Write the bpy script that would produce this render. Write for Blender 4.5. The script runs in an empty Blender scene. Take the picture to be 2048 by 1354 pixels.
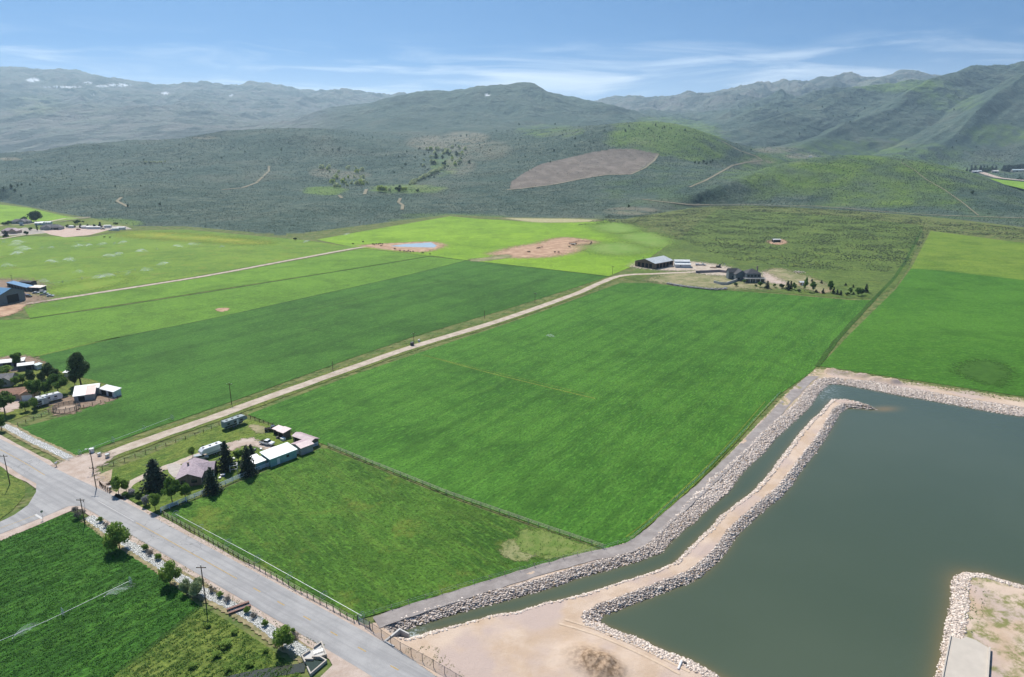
import bpy, bmesh, math, random
import numpy as np
from mathutils import Vector, Matrix
C = bpy.context.scene.collection
R = math.radians
random.seed(5); rng = np.random.default_rng(5)

# ------------------------------------------------------------------ camera, sky, sun
FOC, PITCH, CAMH = 1365.0, R(15.8), 100.0
cd = bpy.data.cameras.new('camera'); cam = bpy.data.objects.new('camera', cd); C.objects.link(cam)
cd.sensor_width = 36; cd.lens = FOC/2048*36; cd.clip_start = 1; cd.clip_end = 60000
cam.location = (0, 0, CAMH); cam.rotation_euler = (math.pi/2-PITCH, 0, 0)
bpy.context.scene.camera = cam
SUN_EL, SUN_AZ = 52.0, -26.0            # azimuth measured from +Y towards +X
sd = Vector((math.sin(R(SUN_AZ))*math.cos(R(SUN_EL)), math.cos(R(SUN_AZ))*math.cos(R(SUN_EL)), math.sin(R(SUN_EL))))
sl = bpy.data.lights.new('sun', 'SUN'); sl.energy = 4.7; sl.angle = R(0.5); sl.color = (1, .955, .88)
so = bpy.data.objects.new('sun', sl); C.objects.link(so); so.rotation_euler = sd.to_track_quat('Z', 'Y').to_euler()
so.location = (0, 0, 300)
W = bpy.data.worlds.new('World'); bpy.context.scene.world = W; W.use_nodes = True
wn, wl = W.node_tree.nodes, W.node_tree.links
wn.clear()
def wnode(t, **k):
    n = wn.new(t)
    for a, b in k.items(): setattr(n, a, b)
    return n
wo = wnode('ShaderNodeOutputWorld'); bg = wnode('ShaderNodeBackground'); wl.new(bg.outputs[0], wo.inputs[0])
bg.inputs[1].default_value = 0.105
sky = wnode('ShaderNodeTexSky', sky_type='NISHITA'); sky.sun_disc = False
sky.sun_elevation = R(SUN_EL); sky.sun_rotation = R(SUN_AZ); sky.altitude = 2000; sky.air_density = 1.15; sky.dust_density = .35; sky.ozone_density = 3.0
tc = wnode('ShaderNodeTexCoord'); sep = wnode('ShaderNodeSeparateXYZ'); wl.new(tc.outputs['Generated'], sep.inputs[0])
def wm(op, a, b=None, c=None):
    n = wnode('ShaderNodeMath', operation=op)
    for i, v in enumerate((a, b, c)):
        if v is None: continue
        if isinstance(v, (int, float)): n.inputs[i].default_value = v
        else: wl.new(v, n.inputs[i])
    return n.outputs[0]
def wramp(v, a, b):
    n = wnode('ShaderNodeMapRange', interpolation_type='SMOOTHSTEP'); wl.new(v, n.inputs[0]); n.inputs[1].default_value = a; n.inputs[2].default_value = b
    return n.outputs[0]
zz = sep.outputs[2]
comb = wnode('ShaderNodeCombineXYZ'); wl.new(sep.outputs[0], comb.inputs[0]); wl.new(sep.outputs[1], comb.inputs[1])
wl.new(wm('ADD', wm('MULTIPLY', zz, 3.4), .09), comb.inputs[2])
nrm = wnode('ShaderNodeVectorMath', operation='NORMALIZE'); wl.new(comb.outputs[0], nrm.inputs[0]); wl.new(nrm.outputs[0], sky.inputs[0])
# cirrus: noise over a flat high layer (direction / elevation), strongest low down
el = wm('MAXIMUM', zz, .01)
azx = wm('DIVIDE', sep.outputs[0], wm('MAXIMUM', sep.outputs[1], .05))
cc = wnode('ShaderNodeCombineXYZ'); wl.new(wm('MULTIPLY', azx, 2.2), cc.inputs[0]); wl.new(wm('MULTIPLY', zz, 21.0), cc.inputs[1]); wl.new(wm('ADD', wm('MULTIPLY', azx, .9), wm('MULTIPLY', zz, 9.0)), cc.inputs[2])
n1 = wnode('ShaderNodeTexNoise'); n1.inputs['Scale'].default_value = 1.75; n1.inputs['Detail'].default_value = 9; n1.inputs['Roughness'].default_value = .56; n1.inputs['Distortion'].default_value = .8
wl.new(cc.outputs[0], n1.inputs['Vector'])
band = wm('MULTIPLY', wramp(zz, .03, .07), wm('SUBTRACT', 1.0, wramp(zz, .085, .15)))
streak = wm('MULTIPLY', wramp(n1.outputs[0], .43, .76), band)
low = wm('MULTIPLY', wm('SUBTRACT', 1.0, wramp(zz, .03, .125)), .50)
cm = wm('MINIMUM', wm('ADD', wm('MULTIPLY', streak, .8), low), .92)
mx = wnode('ShaderNodeMix', data_type='RGBA', blend_type='MIX'); wl.new(cm, mx.inputs[0])
tint = wnode('ShaderNodeMix', data_type='RGBA', blend_type='MULTIPLY'); tint.inputs[0].default_value = 1; wl.new(sky.outputs[0], tint.inputs[6]); tint.inputs[7].default_value = (.47, .80, .95, 1)
wl.new(tint.outputs[2], mx.inputs[6]); mx.inputs[7].default_value = (7.4, 8.2, 9.2, 1)
wl.new(mx.outputs[2], bg.inputs[0])
vs = bpy.context.scene.view_settings; vs.view_transform = 'Standard'; vs.look = 'None'; vs.exposure = 0.47; vs.gamma = 1; vs.use_curve_mapping = False
bpy.context.scene.display_settings.display_device = 'sRGB'
cyc = bpy.context.scene.cycles
bpy.context.scene.render.engine = 'CYCLES'
cyc.max_bounces = 5; cyc.diffuse_bounces = 2; cyc.glossy_bounces = 2; cyc.transmission_bounces = 2; cyc.transparent_max_bounces = 12; cyc.volume_bounces = 0
cyc.use_denoising = True; cyc.caustics_reflective = False; cyc.caustics_refractive = False
cyc.use_adaptive_sampling = True; cyc.adaptive_threshold = .02

# ------------------------------------------------------------------ pixel <-> world (pixels of the 2048 wide photograph)
cp, sp = math.cos(PITCH), math.sin(PITCH)
def tan_el(y):
    v = (677-np.asarray(y, float))/FOC
    return (v*cp-sp)/(cp+v*sp)
def G(x, y, z=0.0):
    v = (677-y)/FOC; u = (x-1024)/FOC
    Y = (z-CAMH)*(cp+v*sp)/(v*cp-sp)
    return Vector((u/(cp+v*sp)*Y, Y, z))
def at(x, y, Y):
    v = (677-y)/FOC; u = (x-1024)/FOC; d = cp+v*sp
    return Vector((u/d*Y, Y, CAMH+Y*(v*cp-sp)/d))
def project(X, Y, Z):
    dz = Z-CAMH
    dep = Y*cp-dz*sp
    return 1024+FOC*X/dep, 677-FOC*(Y*sp+dz*cp)/dep

# ------------------------------------------------------------------ materials
def srgb(r, g, b, k=1.0):
    f = lambda c: ((c/255+.055)/1.055)**2.4 if c > 10 else c/255/12.92
    return (f(r)*k, f(g)*k, f(b)*k, 1)
class M:
    def __init__(s, name, rough=.9, spec=.2, metal=0):
        s.m = bpy.data.materials.new(name); s.m.use_nodes = True
        s.n, s.l = s.m.node_tree.nodes, s.m.node_tree.links
        s.b = s.n['Principled BSDF']; s.b.inputs['Roughness'].default_value = rough
        s.b.inputs['Specular IOR Level'].default_value = spec; s.b.inputs['Metallic'].default_value = metal
        s.tc = None
    def pos(s, scale=(1, 1, 1), rot=0):
        if not s.tc: s.tc = s.n.new('ShaderNodeTexCoord')
        mp = s.n.new('ShaderNodeMapping'); s.l.new(s.tc.outputs['Object'], mp.inputs[0])
        mp.inputs['Scale'].default_value = scale
        if rot:
            r2 = s.n.new('ShaderNodeMapping'); s.l.new(s.tc.outputs['Object'], r2.inputs[0]); r2.inputs['Rotation'].default_value = (0, 0, rot)
            s.l.new(r2.outputs[0], mp.inputs[0])
        return mp.outputs[0]
    def noise(s, scale, detail=3, rough=.55, st=None, rot=0, dist=0):
        n = s.n.new('ShaderNodeTexNoise'); n.inputs['Scale'].default_value = scale; n.inputs['Detail'].default_value = detail
        n.inputs['Roughness'].default_value = rough; n.inputs['Distortion'].default_value = dist
        s.l.new(s.pos(st or (1, 1, 1), rot), n.inputs['Vector']); return n.outputs[0]
    def voro(s, scale, out='Distance', st=None, rot=0):
        n = s.n.new('ShaderNodeTexVoronoi'); n.inputs['Scale'].default_value = scale
        s.l.new(s.pos(st or (1, 1, 1), rot), n.inputs['Vector']); return n.outputs[out]
    def wave(s, scale, rot=0, dist=1.5, ds=2.0):
        n = s.n.new('ShaderNodeTexWave'); n.inputs['Scale'].default_value = scale; n.inputs['Distortion'].default_value = dist; n.inputs['Detail'].default_value = 2; n.inputs['Detail Scale'].default_value = ds
        s.l.new(s.pos((1, 1, 1), rot), n.inputs['Vector']); return n.outputs['Fac']
    def ramp(s, v, a, b, lo=0.0, hi=1.0):
        n = s.n.new('ShaderNodeMapRange'); n.interpolation_type = 'SMOOTHSTEP'; s.l.new(v, n.inputs[0])
        for i, q in enumerate((a, b, lo, hi)): n.inputs[i+1].default_value = q
        return n.outputs[0]
    def math(s, op, a, b):
        n = s.n.new('ShaderNodeMath'); n.operation = op
        for i, v in enumerate((a, b)):
            if isinstance(v, (int, float)): n.inputs[i].default_value = v
            else: s.l.new(v, n.inputs[i])
        return n.outputs[0]
    def attr(s, name):
        n = s.n.new('ShaderNodeAttribute'); n.attribute_name = name; return n.outputs['Fac']
    def mix(s, f, a, b, mode='MIX'):
        n = s.n.new('ShaderNodeMix'); n.data_type = 'RGBA'; n.blend_type = mode
        for i, v in ((0, f), (6, a), (7, b)):
            if isinstance(v, (int, float)): n.inputs[i].default_value = v
            elif isinstance(v, tuple): n.inputs[i].default_value = v if len(v) == 4 else v+(1,)
            else: s.l.new(v, n.inputs[i])
        return n.outputs[2]
    def scale(s, col, f):       # multiply a colour by a value socket
        n = s.n.new('ShaderNodeVectorMath'); n.operation = 'SCALE'; s.l.new(col, n.inputs[0]); s.l.new(f, n.inputs['Scale']); return n.outputs[0]
    def color(s, c):
        if isinstance(c, tuple): s.b.inputs['Base Color'].default_value = c if len(c) == 4 else c+(1,)
        else: s.l.new(c, s.b.inputs['Base Color'])
        return s
    def bump(s, h, strength=.5, dist=1.0):
        n = s.n.new('ShaderNodeBump'); n.inputs['Strength'].default_value = strength; n.inputs['Distance'].default_value = dist
        s.l.new(h, n.inputs['Height']); s.l.new(n.outputs[0], s.b.inputs['Normal']); return s

def simple(name, col, rough=.6, spec=.3, metal=0, var=.12, vs_=2.0):
    m = M(name, rough, spec, metal); c = tuple(col[:3])
    m.color(m.mix(m.noise(vs_, 3), tuple(x*(1-var) for x in c), tuple(min(1, x*(1+var)) for x in c))); return m.m

# ------------------------------------------------------------------ mesh helpers
def tag(o, label=None, cat=None, group=None, kind=None):
    for k, v in (('label', label), ('category', cat), ('group', group), ('kind', kind)):
        if v: o[k] = v
    return o
def link(name, me, mat=None, parent=None):
    o = bpy.data.objects.new(name, me); C.objects.link(o)
    if mat: 
        for m in (mat if isinstance(mat, (list, tuple)) else [mat]): me.materials.append(m)
    if parent: o.parent = parent
    return o
def np_mesh(name, V, F, attrs=None, smooth=False):
    me = bpy.data.meshes.new(name); V = np.ascontiguousarray(V, dtype=np.float32); F = np.ascontiguousarray(F, dtype=np.int32)
    k = F.shape[1]
    me.vertices.add(len(V)); me.vertices.foreach_set('co', V.ravel())
    me.loops.add(F.size); me.loops.foreach_set('vertex_index', F.ravel())
    me.polygons.add(len(F)); me.polygons.foreach_set('loop_start', np.arange(0, F.size, k, dtype=np.int32))
    me.update(calc_edges=True)
    if smooth: me.polygons.foreach_set('use_smooth', np.ones(len(F), bool))
    for n, a in (attrs or {}).items():
        at_ = me.attributes.new(n, 'FLOAT', 'POINT'); at_.data.foreach_set('value', np.ascontiguousarray(a, dtype=np.float32))
    return me
NPOLY = 0
def poly(name, pts, z, mat, kind='structure', dens=None):
    """flat sheet on the valley floor; pts are photograph pixels"""
    global NPOLY
    NPOLY += 1; z += NPOLY*.0007
    bm = bmesh.new(); vs_ = [bm.verts.new(G(x, y, z)) for x, y in pts]
    f = bm.faces.new(vs_); bmesh.ops.recalc_face_normals(bm, faces=[f])
    if f.normal.z < 0: f.normal_flip()
    bmesh.ops.triangulate(bm, faces=[f])
    me = bpy.data.meshes.new(name); bm.to_mesh(me); bm.free()
    o = link(name, me, mat)
    if kind: o['kind'] = kind
    return o
def smooth_line(P, n=6):
    P = [Vector(p) for p in P]; out = []
    for i in range(len(P)-1):
        p0, p1, p2, p3 = P[max(i-1, 0)], P[i], P[i+1], P[min(i+2, len(P)-1)]
        for k in range(n):
            t = k/n
            out.append(.5*((2*p1)+(p2-p0)*t+(2*p0-5*p1+4*p2-p3)*t*t+(3*p1-p0-3*p2+p3)*t**3))
    out.append(P[-1]); return out
def ribbon(name, P, w, z, mat, kind='structure', zf=None, jag=0.0, cols=1):
    """strip of width w (number or per-point list) along world points P"""
    V, F = [], []
    n = len(P)
    for i, p in enumerate(P):
        a = P[max(i-1, 0)]; b = P[min(i+1, n-1)]; d = Vector((b.x-a.x, b.y-a.y, 0)).normalized(); nn = Vector((-d.y, d.x, 0))
        ww = (w[i] if isinstance(w, list) else w)/2
        for k in range(cols+1):
            s = (k/cols*2-1)*ww
            if jag and k in (0, cols): s += random.uniform(-jag, jag)
            q = p+nn*s
            V.append((q.x, q.y, (zf(q.x, q.y)+z) if zf else z))
    for i in range(n-1):
        for k in range(cols):
            a = i*(cols+1)+k; F.append((a, a+cols+1, a+cols+2, a+1))
    me = np_mesh(name, V, F)
    bm = bmesh.new(); bm.from_mesh(me); bmesh.ops.recalc_face_normals(bm, faces=bm.faces)
    if sum(f.normal.z for f in bm.faces) < 0: bmesh.ops.reverse_faces(bm, faces=bm.faces)
    bm.to_mesh(me); bm.free()
    o = link(name, me, mat)
    if kind: o['kind'] = kind
    return o

# ------------------------------------------------------------------ numeric noise
_perm = rng.permutation(512); _g = rng.normal(size=(512, 2)); _g /= np.linalg.norm(_g, axis=1)[:, None]
def perlin(x, y):
    xi = np.floor(x).astype(np.int64); yi = np.floor(y).astype(np.int64); xf = x-xi; yf = y-yi
    u = xf*xf*xf*(xf*(xf*6-15)+10); v = yf*yf*yf*(yf*(yf*6-15)+10)
    def g(a, b, dx, dy):
        h = _perm[(_perm[a & 511]+b) & 511]; return _g[h, 0]*dx+_g[h, 1]*dy
    return (g(xi, yi, xf, yf)*(1-u)+g(xi+1, yi, xf-1, yf)*u)*(1-v)+(g(xi, yi+1, xf, yf-1)*(1-u)+g(xi+1, yi+1, xf-1, yf-1)*u)*v
def fbm(x, y, o=4, gain=.5):
    s, a = 0, 1.0
    for i in range(o): s = s+a*perlin(x+17.3*i, y-9.1*i); x = x*2.03; y = y*2.03; a *= gain
    return s
def ridged(x, y, o=4, gain=.5):
    s, a = 0, 1.0
    for i in range(o): s = s+a*(.35-np.abs(perlin(x+31.7*i, y+5.3*i))); x = x*2.07; y = y*2.07; a *= gain
    return s
def inside(px, py, P):
    r = np.zeros(np.shape(px), bool); n = len(P)
    for i in range(n):
        x1, y1 = P[i][0], P[i][1]; x2, y2 = P[(i+1) % n][0], P[(i+1) % n][1]
        if y1 == y2: continue
        r ^= ((y1 > py) != (y2 > py)) & (px < (x2-x1)*(py-y1)/(y2-y1)+x1)
    return r
def dist_line(px, py, P, closed=False, vals=None):
    best = np.full(np.shape(px), 1e18); bv = np.zeros(np.shape(px)); n = len(P)
    for i in range(n if closed else n-1):
        a = P[i]; b = P[(i+1) % n]; dx, dy = b[0]-a[0], b[1]-a[1]; L = dx*dx+dy*dy+1e-12
        t = np.clip(((px-a[0])*dx+(py-a[1])*dy)/L, 0, 1)
        d = (px-a[0]-t*dx)**2+(py-a[1]-t*dy)**2; m = d < best
        best = np.where(m, d, best)
        if vals is not None: bv = np.where(m, vals[i]+(vals[(i+1) % n]-vals[i])*t, bv)
    return (np.sqrt(best), bv) if vals is not None else np.sqrt(best)
def sstep(x, a, b):
    t = np.clip((x-a)/(b-a), 0, 1); return t*t*(3-2*t)

# ------------------------------------------------------------------ terrain: hills and far ranges as one height field
LAY = [
 # edge of the flat valley floor (x, y, None -> distance of z=0)
 [(-500,398,0),(0,402,0),(120,424,0),(270,450,0),(370,450,0),(560,467,0),(640,459,0),(750,445,0),(900,427,0),(1000,432,0),(1150,434,0),(1250,436,0),(1400,412,0),(1500,409,0),(1650,416,0),(1850,430,0),(2048,452,0),(2600,500,0)],
 [(-500,372,1350),(0,372,1350),(300,380,1350),(600,392,1300),(800,380,1350),(1000,378,1300),(1150,388,1250),(1300,396,1200),(1400,385,1220),(1470,360,1330),(1540,334,1400),(1620,318,1440),(1700,312.5,1450),(1760,312.5,1450),(1850,324,1430),(1950,350,1350),(2048,388,1250),(2200,420,1150),(2600,460,1100)],
 [(-500,345,1850),(0,345,1850),(300,345,1850),(600,352,1800),(800,345,1800),(1000,335,1750),(1100,330,1750),(1200,330,1700),(1300,326,1700),(1400,332,1700),(1500,345,1750),(1560,347,1780),(1640,365,1800),(1800,384,1850),(2048,384,1850),(2600,384,1850)],
 [(-500,322,2500),(0,319,2500),(130,303,2550),(250,291,2600),(350,287,2600),(450,268,2750),(560,262,2800),(650,262,2800),(800,285,2500),(880,300,2350),(1000,285,2300),(1100,274,2250),(1180,258,2150),(1250,249,2100),(1310,245,2080),(1380,254,2050),(1450,280,2000),(1520,308,1950),(1570,322,1950),(1640,345,2150),(1800,354,2350),(2048,355,2350),(2600,355,2350)],
 [(-500,323,3300),(0,321,3300),(200,312,3300),(350,300,3350),(450,290,3400),(600,268,3400),(750,266,3300),(900,268,3200),(1000,262,3200),(1150,262,3200),(1300,275,3100),(1450,300,3000),(1600,318,2900),(1750,330,2800),(1900,340,2750),(2048,343,2700),(2600,345,2700)],
 [(-500,285,4200),(0,285,4200),(200,275,4200),(350,266,4200),(440,262,4300),(520,262,4300),(640,245,4300),(800,232,4100),(900,238,4000),(1000,236,4000),(1100,243,4000),(1200,250,4000),(1300,262,3900),(1450,280,3700),(1600,268,3600),(1750,262,3500),(1900,250,3400),(2048,235,3300),(2600,180,3200)],
 [(-500,230,5300),(0,226,5300),(200,233,5300),(350,240,5300),(480,255,5200),(560,262,5100),(640,238,5200),(700,228,5200),(780,214,5200),(850,200,5200),(920,190,5200),(980,181,5200),(1015,175,5200),(1045,174.5,5200),(1080,184,5200),(1130,199,5100),(1180,209,5100),(1230,222,5000),(1290,246,4900),(1400,262,4800),(1500,240,4700),(1650,214,4600),(1760,192,4600),(1870,172,4600),(1950,158,4600),(2048,142,4600),(2600,80,4600)],
 [(-500,205,6500),(0,203,6500),(200,212,6500),(400,222,6500),(600,236,6600),(800,240,6600),(1040,240,6600),(1230,238,6500),(1350,232,6300),(1500,220,6200),(1650,206,6200),(1800,200,6200),(1870,205,6200),(2048,205,6200),(2600,200,6200)],
 [(-500,150,9000),(0,153,9000),(60,153,9000),(130,156,9000),(200,165,9000),(330,187,9000),(430,183,9000),(500,179,9000),(560,186,9000),(700,194,9000),(790,200,9000),(850,212,9000),(1040,226,9000),(1180,218,8600),(1230,209,8400),(1330,205,8400),(1400,195,8000),(1500,185,7800),(1600,181,7600),(1700,165,7500),(1760,158,7500),(1800,155,7500),(1835,159,7500),(1870,172,7500),(2048,190,7500),(2600,190,7500)],
 [(-500,235,12500),(2600,235,12500)],
]
T = np.concatenate([np.linspace(-2.2, -.86, 46)[:-1], np.linspace(-.86, .86, 1180), np.linspace(.86, 2.2, 46)[1:]])
ROWS = np.concatenate([[5, 20, 40, 60, 80, 95], np.geomspace(105, 345, 210)[:-1], np.geomspace(345, 820, 40)[:-1], np.geomspace(820, 3400, 400)[:-1], np.geomspace(3400, 12500, 260)])
kT, kY, kZ = [], [], []
for L in LAY:
    tt, YY, ZZ = [], [], []
    for x, y, D in L:
        d = cp+(677-y)/FOC*sp
        if D == 0: D = float(G(x, y, 0).y)
        tt.append((x-1024)/FOC/d); YY.append(D); ZZ.append(CAMH+D*float(tan_el(y)))
    YY_i = np.interp(T, tt, YY); ZZ_i = np.interp(T, tt, ZZ)
    k = np.ones(21)/21; c = slice(46, -46)          # soften the corners of the control lines
    if L is not LAY[0]:
        ze = np.convolve(np.pad(ZZ_i, 10, 'edge'), k, 'valid'); ye = np.convolve(np.pad(YY_i, 10, 'edge'), k, 'valid'); ZZ_i, YY_i = ze, ye
    kY.append(YY_i); kZ.append(ZZ_i)
kY, kZ = np.array(kY), np.array(kZ); kZ[0] = 0
def pchip(Yq):
    h = np.diff(kY, axis=0); dl = np.diff(kZ, axis=0)/h
    m = np.zeros_like(kZ)
    same = dl[:-1]*dl[1:] > 0
    w1 = 2*h[1:]+h[:-1]; w2 = h[1:]+2*h[:-1]
    with np.errstate(all='ignore'):
        m[1:-1] = np.where(same, (w1+w2)/(w1/dl[:-1]+w2/dl[1:]), 0)
    m[0] = 0; m[-1] = dl[-1]
    Z = np.zeros((len(Yq), len(T)))
    for k in range(len(kY)-1):
        s = (Yq[:, None]-kY[k][None])/h[k][None]
        sel = (s >= 0) & (s <= 1); s = np.clip(s, 0, 1)
        z = (1+2*s)*(1-s)**2*kZ[k]+s*(1-s)**2*h[k]*m[k]+s*s*(3-2*s)*kZ[k+1]+s*s*(s-1)*h[k]*m[k+1]
        Z = np.where(sel, z, Z)
    return Z
TZ = pchip(ROWS)
TX = T[None]*ROWS[:, None]; TY = np.repeat(ROWS[:, None], len(T), 1)
away = sstep(TY/kY[0][None], 1.0, 1.5)                    # 0 on the valley floor
off = sstep(TY, 1000, 9000)
TZ = TZ + away*(fbm(TX/420, TY/420, 5)*(9+24*off))
mid = away*sstep(TY, 1500, 2400)*(1-sstep(TY, 3600, 4800))
bench = away*sstep(TY, 1150, 1700)*(1-sstep(TY, 2500, 3100))*(1-.6*sstep(TX/TY, .1, .3))
TZ = TZ + bench*15*ridged(TX/640+TY/1500+2.2, TY/420-TX/1900, 3, .42)
TZ = TZ + mid*24*ridged(TX/520+.25*fbm(TX/900, TY/900, 2), TY/900+TX/1500, 4)
hi = sstep(TY, 3600, 6000)
mpk = 1-.75*np.exp(-((TX-100)/1300)**2)*sstep(TY, 4300, 5000)*(1-sstep(TY, 5600, 6400))
rsm = 1-.72*sstep(TX/TY, .38, .50)*(1-sstep(TY, 6000, 7000))
TZ = TZ + hi*mpk*rsm*(ridged(TX/700+.4*fbm(TX/1500, TY/1500, 2), TY/2300, 6, .56)*150)
mass = np.exp(-((TX-100)/1500)**2)*sstep(TY, 3300, 4300)*(1-sstep(TY, 5600, 6400))
TZ = TZ + mass*ridged((TX+TY*.15)/430, TY/900, 4)*60
# spurs of the right-hand range, running down to the valley on the left
rr = sstep(TX/TY, .22, .40)*sstep(TY, 2650, 3500)*(1-sstep(TY, 6400, 7500))
p = (TX*.64-TY*.77)/430; q = (TX*.77+TY*.64)/4200
pw_ = p+.30*fbm(TX/1300, TY/1300, 2)+7.3
sp1 = (.5-np.abs(pw_-np.floor(pw_)-.5)*2)*1.0+.5*ridged(p*2.1+3, q*3, 3, .5)
TZ = TZ + rr*sp1*105
low_ = (TY > kY[0][None]*1.02) & (TY < 2900)
TZ = np.where(low_ & (TX/TY > .42) & (TY > 1700), np.maximum(TZ, -3), TZ)
TZ = np.where(TY < kY[0][None], 0, TZ)
def tz(X, Y):
    """height of the terrain at a world position"""
    t = X/Y; i = np.clip(np.searchsorted(T, t)-1, 0, len(T)-2); j = np.clip(np.searchsorted(ROWS, Y)-1, 0, len(ROWS)-2)
    a = np.clip((t-T[i])/(T[i+1]-T[i]), 0, 1); b = np.clip((Y-ROWS[j])/(ROWS[j+1]-ROWS[j]), 0, 1)
    return float(TZ[j, i]*(1-a)*(1-b)+TZ[j, i+1]*a*(1-b)+TZ[j+1, i]*(1-a)*b+TZ[j+1, i+1]*a*b)
def hit(x, y, y0=850):
    """first point of the terrain that the photograph pixel looks at"""
    v = (677-y)/FOC; u = (x-1024)/FOC; d = cp+v*sp; te = (v*cp-sp)/d; t = u/d
    i = int(np.clip(np.searchsorted(T, t)-1, 0, len(T)-2)); col = TZ[:, i]
    g = CAMH+ROWS*te-col
    for j in range(int(np.searchsorted(ROWS, y0)), len(ROWS)-1):
        if g[j] > 0 >= g[j+1]:
            f = g[j]/(g[j]-g[j+1]); Y = ROWS[j]+f*(ROWS[j+1]-ROWS[j]); return Vector((t*Y, Y, tz(t*Y, Y)))
    return None
PXX, PYY = project(TX, TY, TZ)
def blobs(L, soft=.5):
    a = np.zeros_like(TZ)
    for x, y, rx, ry, s in L:
        r = ((PXX-x)/rx)**2+((PYY-y)/ry)**2
        a = np.maximum(a, s*(1-sstep(r, soft, 1.6)))
    return a
nz = fbm(TX/60, TY/60, 4)
green = blobs([(1330,272,110,34,.9),(1400,300,60,20,.7),(1750,335,150,25,.75),(1650,350,150,30,.75),(1780,390,140,25,.7),(1720,345,260,60,.45),(650,381,42,8,1.0),(900,438,110,12,.6),(60,208,60,20,.7),(1800,170,90,14,.8),(2000,270,70,20,.45),(1560,345,60,16,.6),(1900,200,60,20,.3),(1100,262,60,12,.4),(220,446,60,9,.9),(815,378,70,9,.9),(890,330,26,22,.4),(1500,420,120,8,.4),(1620,378,70,22,.6)])
green *= (TY > 500)
green = np.clip(green+.9*nz*(green > .05)*(green < .9), 0, 1)
front = ((TY < 1700) & (TX/TY > .12))*1.0
green = np.clip(np.maximum(green, front*.28*sstep(nz, -.25, .5)), 0, 1)
TILL = [(1020,378),(1022,364),(1049,345),(1082,328),(1131,317),(1186,304),(1227,298),(1268,298),(1317,308),(1309,321),(1262,349),(1213,350),(1164,358),(1109,369),(1041,377)]
till = inside(PXX, PYY, TILL)*1.0*(TY < 2400)*(TY > 900)
forest = sstep(fbm(TX/700+4, TY/700, 5), .12, .3)*sstep(TY, 5600, 7600)*.95
forest = np.maximum(forest, blobs([(400,265,60,10,.8),(820,200,45,9,.9),(1220,220,40,8,.7),(1960,165,60,10,.6),(1985,215,30,12,.5),(1400,200,70,12,.9),(1480,190,60,8,.7),(560,205,150,12,.6)]))
forest = np.clip(forest*(1+1.6*fbm(TX/150, TY/150, 3)), 0, 1)
snow = blobs([(66,160,13,4,1),(125,174,40,1.5,.8),(240,170,22,3,1),(330,186,8,2,1),(175,166,9,2.5,.9),(185,190,6,1.5,.6),(975,190,6,2,.9),(462,190,4,2.5,.9),(205,172,14,2,.7)], .3)*(TY > 4500)
snow = snow*(fbm(TX/80, TY/80, 3) > -.16)
pale = np.clip(sstep(fbm(TX/260-8, TY/260, 5), .12, .55)*.22+blobs([(865,285,50,14,.8),(930,275,45,12,.8),(690,350,50,8,.6),(650,345,30,9,.6),(920,330,30,20,.5),(960,300,60,20,.5),(410,275,26,3,1),(20,318,22,3,1),(1550,300,40,6,.8),(1262,422,50,8,.7),(1600,312,30,5,.8),(1520,322,30,6,.7),(1260,455,110,16,.75)]), 0, 1)
land = (TY > kY[0][None]*.985)*1.0
# hole for the reservoir, closed by its own embankment mesh
ZONE = [(728,1252),(1208,1097),(1266,1082),(1400,968),(1500,864),(1570,788),(1632,736),(2048,797),(2420,852)]
zone_w = [G(x, y) for x, y in ZONE]+[Vector((330, 60, 0)), Vector((20, 60, 0)), G(900, 1375), G(780, 1290)]
nr, nc = TZ.shape
idx = np.arange(nr*nc).reshape(nr, nc)
F = np.stack([idx[:-1, :-1], idx[:-1, 1:], idx[1:, 1:], idx[1:, :-1]], -1).reshape(-1, 4)
zin = inside(TX, TY, zone_w) & (dist_line(TX, TY, zone_w, True) > 3.0) if False else (inside(TX[:240], TY[:240], zone_w))
zd = dist_line(TX[:240], TY[:240], zone_w, True)
hole = np.zeros(TZ.shape, bool); hole[:240] = zin & (zd > 1.2)
keep = ~(hole.ravel()[F].all(axis=1))
V = np.stack([TX, TY, TZ-.15*(TY < kY[0][None]*1.03)], -1).reshape(-1, 3)
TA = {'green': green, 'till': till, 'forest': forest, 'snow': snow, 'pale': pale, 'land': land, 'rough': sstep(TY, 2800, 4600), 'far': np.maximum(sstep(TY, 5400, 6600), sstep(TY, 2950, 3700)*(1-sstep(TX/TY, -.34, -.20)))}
me = np_mesh('ground', V, F[keep], {k: v.ravel() for k, v in TA.items()}, smooth=True)

m = M('hill_ground', .95, .1)
n_big, n_mid, n_f = m.noise(.006, 5, .6), m.noise(.035, 5, .62), m.noise(.3, 4, .7)
vor = m.voro(.34)
sage = m.mix(m.ramp(n_big, .35, .65), (.066, .106, .080, 1), (.115, .145, .108, 1))
sage = m.mix(m.ramp(n_mid, .38, .68), sage, (.040, .076, .062, 1))
sage = m.mix(m.math('MULTIPLY', m.ramp(m.noise(.085, 6, .78), .50, .60), .75), sage, (.030, .052, .036, 1))
sage = m.mix(m.math('MULTIPLY', m.ramp(m.noise(.11, 5, .75), .56, .68), .5), sage, (.14, .165, .115, 1))
sage = m.mix(m.math('MULTIPLY', m.ramp(n_f, .52, .70), .55), sage, (.17, .18, .14, 1))
sage = m.mix(m.math('MULTIPLY', m.ramp(vor, .18, .45, 1, 0), .62), sage, (.022, .036, .024, 1))
gr = m.mix(m.ramp(n_mid, .35, .65), (.095, .165, .030, 1), (.135, .20, .05, 1))
gr = m.mix(m.math('MULTIPLY', m.ramp(vor, .18, .4, 1, 0), .42), gr, (.035, .055, .028, 1))
c = m.mix(m.math('MULTIPLY', m.attr('green'), .92), sage, gr)
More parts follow.
